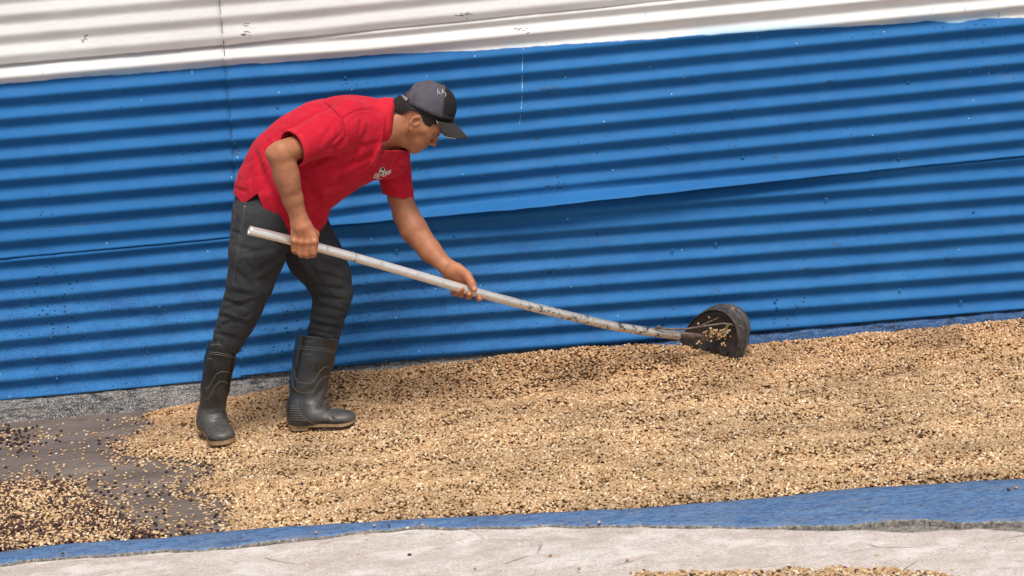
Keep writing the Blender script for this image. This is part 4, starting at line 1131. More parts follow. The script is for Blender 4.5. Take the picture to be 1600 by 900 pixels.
# ---- cap
def CP(f, s_, u): return CB + CF * f + CS * s_ + CUP * u
def build_cap():
    n, m = 96, 30; V = []; fr = []
    A, B_, Hh = .0975, .0885, .099
    for j in range(m + 1):
        v = j / m * math.pi / 2
        for i in range(n):
            a = 2 * math.pi * i / n
            e = .92
            r = math.cos(v) ** .82; z = math.sin(v) ** .95
            x = A * r * math.cos(a) + .004 * z * Hh / .1; y = B_ * r * math.sin(a)
            seam = 0
            for q in range(6):
                da = (a - (q * math.pi / 3 + math.pi / 6) + math.pi) % (2 * math.pi) - math.pi
                seam = max(seam, math.exp(-(da * r / .035) ** 2))
            rr = 1 - .012 * seam
            low = .0 - .003 * math.cos(2 * a) * (1 - z)
            hole = 0
            V.append(CP(x * rr, y * rr, Hh * z * (1 - .006 * seam) + low)); fr.append(min(1, max(0, (math.cos(a) * r * A - .055 + .36 * Hh * z) / .004 + .5)))
    Fc = [(j * n + i, j * n + (i + 1) % n, (j + 1) * n + (i + 1) % n, (j + 1) * n + i) for j in range(m) for i in range(n)]
    V = np.array(V); Fc = np.array(Fc)
    V = V + (vnormals(V, Fc) * (.0012 * vnoise(V, 45, 8, 2))[:, None])
    # opening at the back above the strap
    c = V[Fc].mean(1); q = c - CB; f, s_, u = q @ CF, q @ CS, q @ CUP
    hole = (f < -.02) & ((s_ / .036) ** 2 + ((u - .018) / .036) ** 2 < 1) & (u > .016)
    Fc = Fc[~hole]
    o = part('cap', V, Fc, M_cap); fattr(o, 'front', fr)
    md = o.modifiers.new('t', 'SOLIDIFY'); md.thickness = .0022; md.offset = 1
    # brim
    W_, L_ = 36, 12; BV = []
    for i in range(W_ + 1):
        a = math.radians(-66 + 132 * i / W_)
        base = np.array([A * 1.01 * math.cos(a), B_ * 1.01 * math.sin(a)])
        ln = .068 * (math.cos(a) ** .45 if math.cos(a) > 0 else 0)
        for j in range(L_ + 1):
            t = j / L_
            x = base[0] + ln * t; y = base[1] * (1 + .0 * t) * (1 - .10 * t * t)
            sag = -.50 * abs(y / B_) ** 2 * .085 - x * 0
            z = -.004 + sag * (.25 + .75 * t) - (x - base[0]) * .34 - .10 * t * t * ln
            BV.append(CP(x, y, z))
    BF = [(i * (L_ + 1) + j, (i + 1) * (L_ + 1) + j, (i + 1) * (L_ + 1) + j + 1, i * (L_ + 1) + j + 1) for i in range(W_) for j in range(L_)]
    b = part('brim', np.array(BV), np.array(BF), M_brim, parent=o)
    md = b.modifiers.new('t', 'SOLIDIFY'); md.thickness = .0035; md.offset = -1
    # light trim along the brim's near edge
    e = [BV[(W_) * (L_ + 1) + j] for j in range(0, 1)] + [BV[i * (L_ + 1) + L_] for i in range(W_, W_ - 7, -1)]
    V2, F2 = tube_geo([p for p in e], .0011, 6)
    poly_part('brim_trim', V2, F2, simple('dusty_trim', (.30, .25, .18), (.45, .38, .28), 80), parent=o)
    V2, F2 = tube_geo([CP(.004, 0, Hh - .001), CP(.004, 0, Hh + .002), CP(.004, 0, Hh + .0045)], [.009, .0085, .004], 12)
    poly_part('button', V2, F2, M_black, parent=o)
    ring = [CP(A * 1.012 * math.cos(a), B_ * 1.012 * math.sin(a), .0115 + .0005 * math.sin(a * 3)) for a in np.linspace(0, 2 * math.pi, 60)]
    V2, F2 = tube_geo(ring, .0009, 5); poly_part('stitching', V2, F2, simple('purple_thread', (.09, .08, .10), (.13, .115, .14), 50), parent=o)
    # strap with white letters at the back, small white tag near the top
    st = []
    for a in np.linspace(math.radians(140), math.radians(220), 14):
        for z in (.001, .016): st.append(CP(A * 1.02 * math.cos(a), B_ * 1.02 * math.sin(a), z))
    sf = [(2 * i, 2 * i + 1, 2 * i + 3, 2 * i + 2) for i in range(13)]
    poly_part('strap', st, sf, M_black, parent=o)
    gl = []
    for a0 in (144, 151, 158, 165):
        for (da, z0, z1) in ((0, .003, .014), (3.6, .003, .014)):
            a = math.radians(a0 + da); a1 = math.radians(a0 + da + 1.4)
            q = [CP(A * 1.035 * math.cos(x), B_ * 1.035 * math.sin(x), z) for x, z in ((a, z0), (a1, z0), (a1, z1), (a, z1))]
            gl.append((q, [(0, 1, 2, 3)]))
        a = math.radians(a0); a1 = math.radians(a0 + 5)
        for z in (.008, .0125): gl.append(([CP(A * 1.035 * math.cos(x), B_ * 1.035 * math.sin(x), zz) for x, zz in ((a, z), (a1, z), (a1, z + .0018), (a, z + .0018))], [(0, 1, 2, 3)]))
    multi('strap_lettering', gl, M_white, parent=o)
    cs = Snap(V, Fc)
    pts = []
    for (x0, y0, x1, y1) in [(646, 127.2, 653.5, 124.6)]:
        p1, p2 = cs(x0, y0, .002), cs(x1, y1, .002)
        if p1 is not None and p2 is not None:
            V2, F2 = tube_geo([p1, (p1 + p2) / 2, p2], .0022, 6); poly_part('tag', V2, F2, M_white, parent=o)
    gl = []
    for pl in [[(693, 141), (692, 145)], [(691.5, 139), (690.5, 147)], [(694, 144), (697, 147), (696, 151)], [(684, 139), (684, 147)], [(686, 143), (688, 148)]]:
        g = seam_line(cs, pl, .0008, None, '', None, 1.5, .0015); gl.append(g)
    if any(g is not None for g in gl): multi('embroidery', gl, M_white, parent=o)
    return o
cap = build_cap()

# ---- polo shirt
HEM = [(300, 262), (340, 277), (357, 291), (368, 306), (380, 319.5), (391, 311), (402, 302.5), (406, 312), (413, 333), (426, 350), (441, 362), (470, 371), (494, 367), (505, 356), (514, 342), (550, 322), (566, 420)]
def hem_f(V):
    px, py = proj(V); hx = [p[0] for p in HEM]; hy = [p[1] for p in HEM]
    return (np.interp(px, hx, hy) - py)
def build_shirt():
    f = Field((-1.12, -.96, .62), (-.22, -.22, 1.28), .0036); s = Px(f)
    T = [(420, 372, -.53, 56), (423, 335, -.53, 62), (440, 300, -.53, 72), (462, 268, -.53, 78), (487, 248, -.53, 78), (514, 232, -.53, 77), (545, 217, -.53, 68), (572, 208, -.53, 57), (600, 203, -.53, 40), (625, 200, -.53, 34)]
    s.chain(T, .02, (CAMF, .98))
    # belly cloth hanging
    s.cone((470, 318, -.53), (480, 335, -.53), 42, 34, .03)
    s.cone((556, 236, -.53), (603, 244, -.47), 55, 37, .03)
    s.cone((545, 175, -.64), (545, 178, -.42), 22, 22, .03)            # upper back breadth
    # shoulders
    s.cone((538, 200, -.655), (560, 198, -.60), 36, 36, .03)
    s.cone((600, 222, -.42), (585, 205, -.46), 34, 36, .03)
    # near sleeve
    s.cone((527, 203, -.675), (456, 233, -.81), 36, 28, .010)
    s.cone((456, 233, -.81), (436, 242, -.85), 28, 28, .010)
    # far sleeve
    s.cone((609, 232, -.395), (621, 296, -.365), 33, 24.5, .012)
    s.cone((621, 296, -.365), (625, 335, -.36), 24.5, 25, .010)
    V, Q = f.mesh(); V = smooth(V, Q, 2)
    N = vnormals(V, Q)
    # broad soft unevenness
    px, py = proj(V)
    slv = np.clip(1 - np.minimum(seg_d(px, py, 535, 205, 455, 238)[0], seg_d(px, py, 612, 240, 622, 300)[0]) / 34, 0, 1)
    f1 = ridged(V, 118, 4.5, 17, 11); f2 = ridged(V, 150, 6, 24, 15); f3 = ridged(V, 62, 8, 26, 19)
    m = np.clip((py - 205) / 60, .15, 1) * (1 - slv)
    V = V + N * (.0018 * vnoise(V, 11, 3, 2) - .0042 * f1 * m - .0022 * f2 * (1 - slv) - .0026 * f3 * slv)[:, None]
    N = vnormals(V, Q)
    segs = [
        # side of the torso: long diagonal folds
        (398, 232, 416, 300, 5, 7), (420, 222, 440, 268, 4, 5), (440, 205, 452, 222, 3, 4), (413, 262, 438, 345, 5, 6),
        (470, 270, 505, 330, 7, 6), (500, 262, 560, 252, 4, 5), (520, 268, 590, 240, 5, 5), (560, 300, 520, 285, 6, 4),
        (575, 200, 545, 262, 4, 5), (590, 215, 570, 270, 4, 4), (565, 180, 562, 215, 3, 3.5), (530, 300, 478, 345, 6, 5),
        (548, 232, 590, 222, 3, 3), (500, 300, 545, 275, 5, 5), (455, 330, 500, 350, 5, 4), (600, 250, 560, 285, 4, 4),
        # armhole
        (505, 158, 535, 186, 2.2, 4), (535, 186, 540, 214, 2.4, 4), (540, 214, 520, 240, 4, 7), (520, 240, 482, 262, 4, 6), (503, 165, 470, 195, 3, 5), (470, 195, 445, 217, 3, 6),
        (536, 206, 512, 232, 3, 4), (520, 195, 500, 225, 4, 2.5), (532, 225, 500, 240, 3, 4),
        # shoulder seam towards the collar
        (535, 184, 556, 172, 1.6, 2.2), (556, 172, 585, 169, 1.6, 2),
        # far sleeve
        (605, 268, 640, 285, 3, 4), (604, 282, 636, 296, 3, 3.5), (612, 255, 640, 268, 3, 4), (600, 290, 618, 300, 3, 3), (626, 240, 612, 262, 3, 3),
        # back top
        (360, 292, 385, 300, 3, 2), (375, 262, 400, 245, 5, 3), (450, 180, 480, 172, 5, 2),
    ]
    V = creases(V, N, segs)
    # cuffs: cut square to the arm
    ax = W(456, 233, -.81) - W(527, 203, -.675); ax /= np.linalg.norm(ax)
    cc = W(459, 240, -.81) ; dn = (V - cc) @ ax + ((V - cc) @ idir(-.4, .9)) * -.10
    near = (np.linalg.norm(V - cc, axis=1) < .115) & (V[:, 1] < -.70)
    fn = np.where(near, -dn, 1.0)
    V, Q, _ = clip(V, Q, fn)
    ax2 = W(621, 296, -.365) - W(609, 232, -.395); ax2 /= np.linalg.norm(ax2)
    cc2 = W(621, 309, -.365); px, py = proj(V); dn = (py - (303 + (px - 597) * .24)) * .002
    near = (seg_d(px, py, 622, 298, 627, 345)[0] < 36) & (V[:, 1] > -.47) & (py > 294)
    V, Q, _ = clip(V, Q, np.where(near, -dn, 1.0))
    # neck
    cn = W(603, 200, -.53); nd = idir(.985, .10)
    dn = (V - cn) @ nd; near = np.linalg.norm(V - cn, axis=1) < .13
    px, py = proj(V)
    fn = np.where(near & (py < 236), -dn, 1.0)
    V, Q, _ = clip(V, Q, fn)
    # hem
    V, Q, _ = clip(V, Q, hem_f(V) * .002)
    V, Q = biggest(V, Q)                       # drop the cut-off sleeve ends
    o = part('polo_shirt', V, Q, M_red)
    md = o.modifiers.new('t', 'SOLIDIFY'); md.thickness = .003; md.offset = -1
    return o, V, Q, cc, ax, cc2, ax2
shirt, sV, sQ, cc, ax, cc2, ax2 = build_shirt()
ss = Snap(sV, sQ)
# stitched seams, cuff bands, hem line, placket
def shirt_details():
    g = [seam_line(ss, p, .0010, None, '', None) for p in (
        [(507, 160), (520, 170), (535, 185.5), (538, 198), (539, 212)], [(535, 185.5), (545, 178), (556, 173), (570, 171), (584, 170)])]
    multi('seam', g, simple('dark_red_seam', (.24, .004, .010), (.30, .008, .015), 60), parent=shirt)
    g = [seam_line(ss, [(x - 1.5, y - 4.5) for x, y in HEM[2:5]], .0008, None, '', None), seam_line(ss, [(x + 1, y - 5) for x, y in HEM[7:13]], .0008, None, '', None)]
    multi('hem_stitching', g, M_redd, parent=shirt)
    # cuff bands: rings slightly proud of the sleeve ends
    for c, a, rx, name in ((cc, ax, .0, 'cuff'),):
        q = sV - c; al = q @ a; rad = np.linalg.norm(q - al[:, None] * a[None], axis=1)
        w = Vector(a).orthogonal().normalized(); w = np.array(w); v = np.cross(a, w)
        cand = (np.abs(al) < .035) & (rad < .09)
        ang = np.arctan2(q @ v, q @ w); pts = []
        tilt = -.0
        for i in range(40):
            t = -math.pi + 2 * math.pi * i / 40
            k = cand & (np.abs((ang - t + math.pi) % (2 * math.pi) - math.pi) < .14)
            if not k.any(): continue
            end = al[k].max()
            rr = rad[k & (al > end - .012)].mean() if (k & (al > end - .012)).any() else rad[k].mean()
            pts.append((t, end, rr))
        if len(pts) < 30: continue
        V = []; n = len(pts)
        E = np.array([p[1] for p in pts]); Rr = np.array([p[2] for p in pts])
        for _ in range(3): Rr = (np.roll(Rr, 1) + Rr * 2 + np.roll(Rr, -1)) / 4; E = (np.roll(E, 1) + E * 2 + np.roll(E, -1)) / 4
        for (dz, dr) in ((-.021, .0005), (-.0205, .0026), (-.012, .0030), (-.009, .0022), (-.0005, .0030), (.001, .0020), (.001, -.0015)):
            for (t, _, _), e, r in zip(pts, E, Rr):
                V.append(c + a * (e + dz) + (w * math.cos(t) + v * math.sin(t)) * (r + dr))
        Fc = [(j * n + i, j * n + (i + 1) % n, (j + 1) * n + (i + 1) % n, (j + 1) * n + i) for j in range(6) for i in range(n)]
        poly_part('cuff', V, Fc, M_redd, parent=shirt)
shirt_details()
def build_collar():
    # neck ring (inner, standing) and outer fall; angle 0 = nape, runs down the near side to the throat
    def ring(cx, cy, ry, rd, th, Yc=-.53):
        # in the plane of the neck opening: picture-vertical and depth
        c = W(cx, cy, Yc); up_ = idir(.10, -.99)
        return c + up_ * rp(ry, Yc, 1.1) * math.cos(th) + CAMF * rd * math.sin(th)
    for side in (1, -1):
        pass
    n = 64; V = []; rows = 9
    for i in range(n + 1):
        th = math.radians(-152 + 304 * i / n)
        endt = abs(th) / math.radians(152)
        # profile: inside base -> top edge -> falls outside to the leaf edge
        top = ring(614.5 - 1.0 * endt, 191.5, 34.5, .066, th)
        base = ring(596, 197, 33, .062, th)
        leaf_ext = 27 + 3.5 * endt
        tip = .5 * max(0, endt - .86) / .14
        low = ring(614.5 - leaf_ext + 0 * tip, 194.5, 40.5, .100, th)
        outv = ring(614.5, 191.5, 37, .0705, th)
        pts = [base * .9 + top * .1, base * .45 + top * .55, top * .98 + base * .02, (top + outv) / 2 + idir(1, .1) * .0035]
        for k in range(1, rows - 2):
            t = k / (rows - 3)
            p = outv * (1 - t) + low * t + CAMF * 0
            bul = math.sin(math.pi * t) * .004
            rad = p - W(614.5 - leaf_ext * t, 193, -.53); rad /= np.linalg.norm(rad)
            pts.append(p + rad * bul)
        V += pts; m = len(pts)
    Q = [(i * m + j, i * m + j + 1, (i + 1) * m + j + 1, (i + 1) * m + j) for i in range(n) for j in range(m - 1)]
    V = np.array(V); V += (vnoise(V, 30, 9, 2) * .0010)[:, None] * CAMF
    o = part('collar', V, np.array(Q), M_redd, parent=shirt)
    md = o.modifiers.new('t', 'SOLIDIFY'); md.thickness = .0022; md.offset = 0
build_collar()
def ribbon(snap, left, right, off, th=0.002):
    """strip between two pixel polylines, laid on the mesh"""
    V = []; n = len(left)
    for (a, b) in zip(left, right):
        for t in (0, .5, 1):
            q = snap(a[0] + (b[0] - a[0]) * t, a[1] + (b[1] - a[1]) * t, off)
            if q is None: return None
            V.append(q)
    Fc = [(3 * i + j, 3 * i + j + 1, 3 * i + 4 + j, 3 * i + 3 + j) for i in range(n - 1) for j in (0, 1)]
    return V, Fc
def placket():
    def dens(p, k=14):
        out = []
        for (a, b) in zip(p[:-1], p[1:]):
            for i in range(k): out.append((a[0] + (b[0] - a[0]) * i / k, a[1] + (b[1] - a[1]) * i / k))
        return out + [p[-1]]
    g = ribbon(ss, dens([(594, 224), (586, 238), (577, 258)]), dens([(600, 228), (594, 243), (586, 262)]), .004)
    if g:
        o = poly_part('placket', g[0], g[1], M_redd, parent=shirt); md = o.modifiers.new('t', 'SOLIDIFY'); md.thickness = .003; md.offset = 0
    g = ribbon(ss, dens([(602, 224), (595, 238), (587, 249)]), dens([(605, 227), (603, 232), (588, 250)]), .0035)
    if g: poly_part('neck_shadow_gap', g[0], g[1], simple('neck_gap_shade', (.05, .004, .006), (.09, .008, .012), 30), parent=shirt)  # dark strip on the cloth, painted as the shade inside the open neck
placket()
def logo():
    # white lettering in two slanted blocks with a football between them
    def blk(pts, off=.0034, mat=M_white):
        V = []
        for p in pts:
            q = ss(p[0], p[1], off)
            if q is None: return None
            V.append(q)
        return V, [tuple(range(len(pts)))]
    g = []
    # letters as strokes along two baselines (the photograph shows them only as blocks)
    def stroke(x0, y0, x1, y1, w):
        dx, dy = x1 - x0, y1 - y0; l_ = math.hypot(dx, dy); nx, ny = -dy / l_ * w / 2, dx / l_ * w / 2
        g.append(blk([(x0 + nx, y0 + ny), (x1 + nx, y1 + ny), (x1 - nx, y1 - ny), (x0 - nx, y0 - ny)]))
    def letter(ch, ox, oy, ex, ey, ux, uy):
        S = {'C': [(0.9, 1, 0, 1), (0, 1, 0, 0), (0, 0, .9, 0)], 'O': [(0, 0, .9, 0), (.9, 0, .9, 1), (.9, 1, 0, 1), (0, 1, 0, 0)], 'D': [(0, 0, .7, 0), (.7, 0, .9, .5), (.9, .5, .7, 1), (.7, 1, 0, 1), (0, 1, 0, 0)],
             'E': [(0, 0, 0, 1), (0, 1, .9, 1), (0, .5, .8, .5), (0, 0, .9, 0)], 'R': [(0, 0, 0, 1), (0, 1, .9, 1), (.9, 1, .9, .5), (.9, .5, 0, .5), (.3, .5, .9, 0)], 'A': [(0, 0, .2, 1), (.2, 1, .7, 1), (.7, 1, .9, 0), (.1, .4, .85, .4)]}[ch]
        for (a, b, c, d) in S:
            stroke(ox + ex * a + ux * b, oy + ey * a + uy * b, ox + ex * c + ux * d, oy + ey * c + uy * d, 1.5)
    for i, ch in enumerate('DEC'): letter(ch, 584.5 + 4.4 * i, 278.0 + .9 * i - 0 * i, 4.0, .9 - 1.0, 2.6, -6.2)
    for i, ch in enumerate('ORA'): letter(ch, 598.5 + 4.1 * i, 276 - 1.6 * i, 3.8, -1.4, 1.2, -6.0)
    g = [q for q in g if q]
    if g: multi('print_lettering', g, M_white, parent=shirt)
    el = lambda cx, cy, rx, ry, rot: [(cx + rx * math.cos(a) * math.cos(rot) - ry * math.sin(a) * math.sin(rot), cy + rx * math.cos(a) * math.sin(rot) + ry * math.sin(a) * math.cos(rot)) for a in np.linspace(0, 2 * math.pi, 18)[:-1]]
    def fan(cx, cy, rx, ry, rot, off):
        c0 = ss(cx, cy, off); out = [ss(x, y, off) for x, y in el(cx, cy, rx, ry, rot)]
        if c0 is None or any(q is None for q in out): return None
        return [c0] + out, [(0, i + 1, (i + 1) % len(out) + 1) for i in range(len(out))]
    b = fan(597.0, 267.6, 4.4, 6.8, .42, .0035)
    if b: poly_part('print_football', b[0], b[1], M_white, parent=shirt)
    gg = [q for q in (fan(598.4, 264.4, 2.1, 2.3, .6, .0050), fan(595.8, 271.0, 1.9, 1.9, .3, .0050)) if q]
    if gg: multi('print_football_patches', gg, M_black, parent=shirt)
logo()

# ---- jeans
def build_jeans():
    f = Field((-1.16, -.80, .15), (-.50, -.26, .95), .0036); s = Px(f)
    s.chain([(425, 300, -.53, 50), (424, 335, -.53, 58)], .03, (CAMF, .95))
    s.cone((415, 335, -.56), (462, 345, -.49), 52, 45, .03)
    # near leg
    s.chain([(410, 350, -.60, 50), (402, 395, -.62, 45), (391, 440, -.62, 37), (380, 475, -.615, 32), (370, 500, -.60, 30), (358, 525, -.59, 25), (352, 548, -.58, 21)], .012)
    # far leg
    s.chain([(470, 355, -.46, 44), (492, 400, -.44, 44), (512, 432, -.43, 37), (520, 458, -.43, 32), (513, 490, -.44, 27), (506, 520, -.45, 25), (503, 545, -.455, 22)], .012)
    V, Q = f.mesh(); V = smooth(V, Q, 2); N = vnormals(V, Q)
    px, py = proj(V)
    kn = np.clip(np.exp(-((py - 500) / 38) ** 2) + .6 * (px > 470) * np.exp(-((py - 450) / 50) ** 2), 0, 1)
    f1 = ridged(V, 12, 9, 30, 31); f2 = ridged(V, -28, 7, 24, 35); f3 = ridged(V, 96, 4, 15, 39)
    V = V + N * (.0018 * vnoise(V, 13, 13, 2) - .0034 * f1 * kn - .0012 * f2 - .0024 * f3 * (1 - kn))[:, None]; N = vnormals(V, Q)
    segs = [ # near leg: knee and calf folds, crotch pulls
        (345, 468, 385, 480, 3.5, 6), (352, 482, 404, 468, 3.5, 5), (338, 492, 388, 508, 4, 7), (345, 508, 375, 500, 3.2, 5), (335, 520, 372, 528, 3, 4), (388, 516, 404, 486, 4, 4),
        (360, 455, 395, 462, 4, 4), (430, 388, 370, 398, 4, 4), (446, 396, 392, 430, 5, 5), (440, 410, 405, 455, 5, 3.5), (420, 372, 448, 388, 3, 4), (364, 330, 372, 350, 3, 2.5), (360, 360, 380, 368, 3, 3), (366, 385, 400, 392, 4, 3.5), (400, 440, 425, 432, 4, 3), (365, 420, 392, 445, 4, 3), (380, 405, 396, 425, 4, 2.5),
        # far leg
        (495, 395, 540, 400, 4, 4), (500, 408, 542, 425, 4, 4), (492, 425, 545, 440, 4, 4), (490, 445, 548, 455, 3.5, 4), (488, 462, 546, 470, 3.5, 5), (489, 476, 540, 488, 3.5, 5), (484, 492, 535, 502, 3.5, 4), (482, 505, 532, 513, 3.2, 5), (480, 514, 528, 524, 3, 4), (455, 400, 490, 455, 5, 5), (470, 400, 500, 440, 5, 4)]
    V = creases(V, N, [q[:5] + (q[5] * .8,) for q in segs])
    px, py = proj(V)
    fn = np.minimum(py - 298, np.where(px < 430, 552 - py, 548 - py))
    V, Q, _ = clip(V, Q, fn * .002)
    o = part('jeans', V, Q, M_denim)
    js = Snap(V, Q)
    g = [seam_line(js, [(381, 322), (379, 345), (374, 370), (371, 400), (366, 425), (363, 448)], .0011, None, '', None), seam_line(js, [(383, 322), (381.4, 345), (376.4, 370), (373.4, 400)], .0007, None, '', None),
         seam_line(js, [(382, 326), (392, 330), (408, 333)], .0009, None, '', None), seam_line(js, [(366, 318), (369, 330), (364, 345), (362, 362), (362, 366)], .0009, None, '', None), seam_line(js, [(383, 322), (400, 327), (411, 330)], .0007, None, '', None)]
    multi('denim_seam', g, M_thread, parent=o)
    for (x, y) in [(383, 323)]:
        q = js(x, y, .001)
        if q is not None:
            V2, F2 = tube_geo([q, q + CAMF * .001, q + CAMF * .002], [.0028, .0028, .001], 10); poly_part('rivet', V2, F2, simple('dull_metal', (.3, .3, .3), (.4, .4, .4), 10), parent=o)
    return o
build_jeans()

# ---- boots
def build_boot(near):
    if near:
        f = Field(W(300, 700, -.78) - .06, W(385, 520, -.40) + .09, .0030); s = Px(f)
        sh = [(349, 536, -.585, 24), (343, 565, -.575, 23.5), (336, 605, -.565, 22), (331, 645, -.545, 19.5), (330, 660, -.535, 20)]
        heel = G(330, 674, .03); toe = G(345.5, 683, .03)
        heel = np.array([heel[0], -.475, .035]); 
        heel = W(330, 672, -.51)
        toe = W(348, 694, -.680)
    else:
        f = Field(W(440, 690, -.58) - .05, W(565, 512, -.34) + .09, .0030); s = Px(f)
        sh = [(497, 526, -.455, 33.5), (490, 560, -.47, 32), (482, 600, -.49, 29.5), (478, 634, -.51, 26.5), (475, 655, -.525, 24)]
        heel = W(468, 665, -.535); toe = W(538, 664, -.560)
        heel[2] = .072; toe[2] = .056
    s.chain(sh, .012)
    fd = toe - heel; fd[2] = 0; L_ = np.linalg.norm(fd); fd /= L_; sd_ = np.cross(fd, [0, 0, 1.0])
    flat = (np.array([0, 0, 1.0]), .80)
    z0 = .041 if near else .031
    hz = np.array([heel[0], heel[1], z0 + .048]); tz = np.array([toe[0], toe[1], z0 + .032])
    mid = hz * .45 + tz * .55; mid[2] = z0 + .048
    ank = W(*sh[-1][:3])
    f.cone(hz, hz + fd * .01, .036, .036, .02)
    ins = hz * .62 + tz * .38; ins[2] = z0 + .052
    f.cone(hz + np.array([0, 0, .03]), ins, .038, .036, .02)
    f.cone(ank, ins, .042, .034, .035)
    f.cone(np.array([ins[0], ins[1], z0 + .040]), np.array([tz[0], tz[1], z0 + .031]) - fd * .012, .042, .0425, .025, (np.array([0, 0, 1.0]), .52))
    f.cone(np.array([tz[0], tz[1], z0 + .030]) - fd * .012, np.array([tz[0], tz[1], z0 + .030]) + fd * .004, .0425, .038, .015, (np.array([0, 0, 1.0]), .52))
    V, Q = f.mesh(); V = smooth(V, Q, 1); N = vnormals(V, Q)
    V = V + N * (.0012 * vnoise(V, 25, 21 + near, 2))[:, None]
    if near:
        V = creases(V, N, [(322, 650, 350, 645, 3, 2.5), (330, 658, 352, 655, 3, 1.5)]); top = (326, 531.5, 373, 539.5)
    else:
        V = creases(V, N, [(505, 605, 492, 622, 4, 4), (480, 612, 500, 605, 5, 2.5), (512, 626, 495, 640, 4, 3), (515, 650, 522, 656, 2.4, 3)]); top = (462, 522.5, 530, 531)
    px, py = proj(V)
    tl = top[1] + (px - top[0]) * (top[3] - top[1]) / (top[2] - top[0])
    V, Q, _ = clip(V, Q, np.minimum((py - tl) * .002, V[:, 2] - (z0 + .016)))
    o = part('boot', V, Q, M_rubber, label='boot of the leg nearer the street, toe towards the viewer' if near else 'boot of the leg nearer the wall, seen side-on')
    md = o.modifiers.new('t', 'SOLIDIFY'); md.thickness = .003; md.offset = -1
    px, py = proj(V)
    if near: dust = np.clip((py - 600) / 60, 0, 1) * .85
    else: dust = np.clip((py - 580) / 50, 0, .85) * np.clip((px - 470) / 20, .3, 1)
    fattr(o, 'dust', dust + .05)
    bsn = Snap(V, Q)
    if near:
        ls = [[(327, 538), (340, 538.5), (355, 541), (371, 545)], [(326, 550), (340, 551), (355, 554), (369, 557)], [(326, 553), (340, 554), (356, 557), (368, 560)], [(319, 608), (325, 606), (331, 597), (338, 585), (346, 580.5), (355, 581), (361, 584)], [(318, 623), (324, 624), (330, 617), (337, 602), (344, 596), (352, 596.5), (358, 601)], [(327, 540), (334, 541)], [(325, 560), (331, 561)]]
    else:
        ls = [[(463, 524), (482, 526), (505, 527.5), (528, 531.5)], [(462, 541), (485, 542.5), (508, 545), (525, 548)], [(461, 544.5), (485, 546), (508, 548.5), (524, 551)], [(457, 572), (461, 590), (466, 597), (475, 599), (486, 599), (492, 593), (500, 580), (507, 573.5), (516, 572.5)], [(455, 578), (458, 604), (465, 612), (476, 614), (489, 613), (496, 600), (504, 590), (513, 587)], [(464, 632), (471, 648), (479, 656), (494, 664), (510, 666.5), (530, 665.5), (548, 661)], [(471, 553), (487, 554)], [(477, 533), (491, 534)]]
        ls += [[(452, 634 + 3.6 * i), (460, 634.5 + 3.6 * i), (465 + 2.2 * i, 635.5 + 3.6 * i)] for i in range(7)]
        ls += [[(500, 667.5), (520, 666), (545, 661), (555, 657)], [(500, 664.5), (520, 663), (540, 658.5), (554, 654)]]
    multi('moulded_lines', [seam_line(bsn, p, .0011, None, '', None, 2.5, .0003) for p in ls], M_line, parent=o)
    # sole: outline around the foot, extruded, heel block and arch gap
    def outline(grow):
        pts = []
        for a in np.linspace(math.pi / 2, 3 * math.pi / 2, 14): pts.append(hz[:2] + fd[:2] * math.cos(a) * (.036 + grow) + sd_[:2] * math.sin(a) * (.037 + grow))
        md_ = hz[:2] * .5 + tz[:2] * .5
        pts.append(md_ - sd_[:2] * (.036 + grow))
        for a in np.linspace(-math.pi / 2, math.pi / 2, 18): pts.append(tz[:2] - fd[:2] * .008 + fd[:2] * math.cos(a) * (.046 + grow) + sd_[:2] * math.sin(a) * (.046 + grow))
        pts.append(md_ + sd_[:2] * (.036 + grow))
        return pts
    def slab(gr, zb, zt, mat, name, cond=None, lift=0):
        out = outline(gr); n = len(out); V = []
        for z, g_ in ((zb, -.003), (zb + .002, 0), (zt - .001, 0), (zt, -.002)):
            for p in outline(gr + g_):
                t = max(0, (p - tz[:2]) @ fd[:2]) / .046
                V.append((p[0], p[1], z + lift * t * t))
        Fc = [(j * n + i, j * n + (i + 1) % n, (j + 1) * n + (i + 1) % n, (j + 1) * n + i) for j in range(3) for i in range(n)]
        Fc += [tuple(range(n))[::-1], tuple(3 * n + i for i in range(n))]
        return poly_part(name, V, Fc, mat, parent=o, smooth_=False)
    slab(.003, z0 + (.001 if near else .006), z0 + .020, M_sole, 'sole', lift=.004)
    slab(.0045, z0 + .019, z0 + .026, M_rubber, 'welt', lift=.004)
    # heel block
    pts = [hz[:2] + fd[:2] * math.cos(a) * .038 + sd_[:2] * math.sin(a) * .038 for a in np.linspace(math.pi / 2, 3 * math.pi / 2, 12)]
    pts += [hz[:2] + fd[:2] * .040 - sd_[:2] * .037, hz[:2] + fd[:2] * .040 + sd_[:2] * .037]
    n = len(pts); V = [(p[0], p[1], z) for z in (z0 - .004, z0 + .009) for p in pts]
    Fc = [(i, (i + 1) % n, n + (i + 1) % n, n + i) for i in range(n)] + [tuple(range(n))[::-1], tuple(n + i for i in range(n))]
    poly_part('heel', V, Fc, M_sole if not near else M_tread, parent=o, smooth_=False)
    pts = [tz[:2] - fd[:2] * .012 + fd[:2] * math.cos(a) * .040 + sd_[:2] * math.sin(a) * .042 for a in np.linspace(-math.pi / 2, math.pi / 2, 12)]
    pts += [tz[:2] - fd[:2] * .075 + sd_[:2] * .038, tz[:2] - fd[:2] * .075 - sd_[:2] * .038]
    n = len(pts); V = [(p[0], p[1], z) for z in (z0 - .006, z0 + .009) for p in pts]
    Fc = [(i, (i + 1) % n, n + (i + 1) % n, n + i) for i in range(n)] + [tuple(range(n))[::-1], tuple(n + i for i in range(n))]
    poly_part('tread', V, Fc, M_tread, parent=o, smooth_=False)
    return o
build_boot(True); build_boot(False)

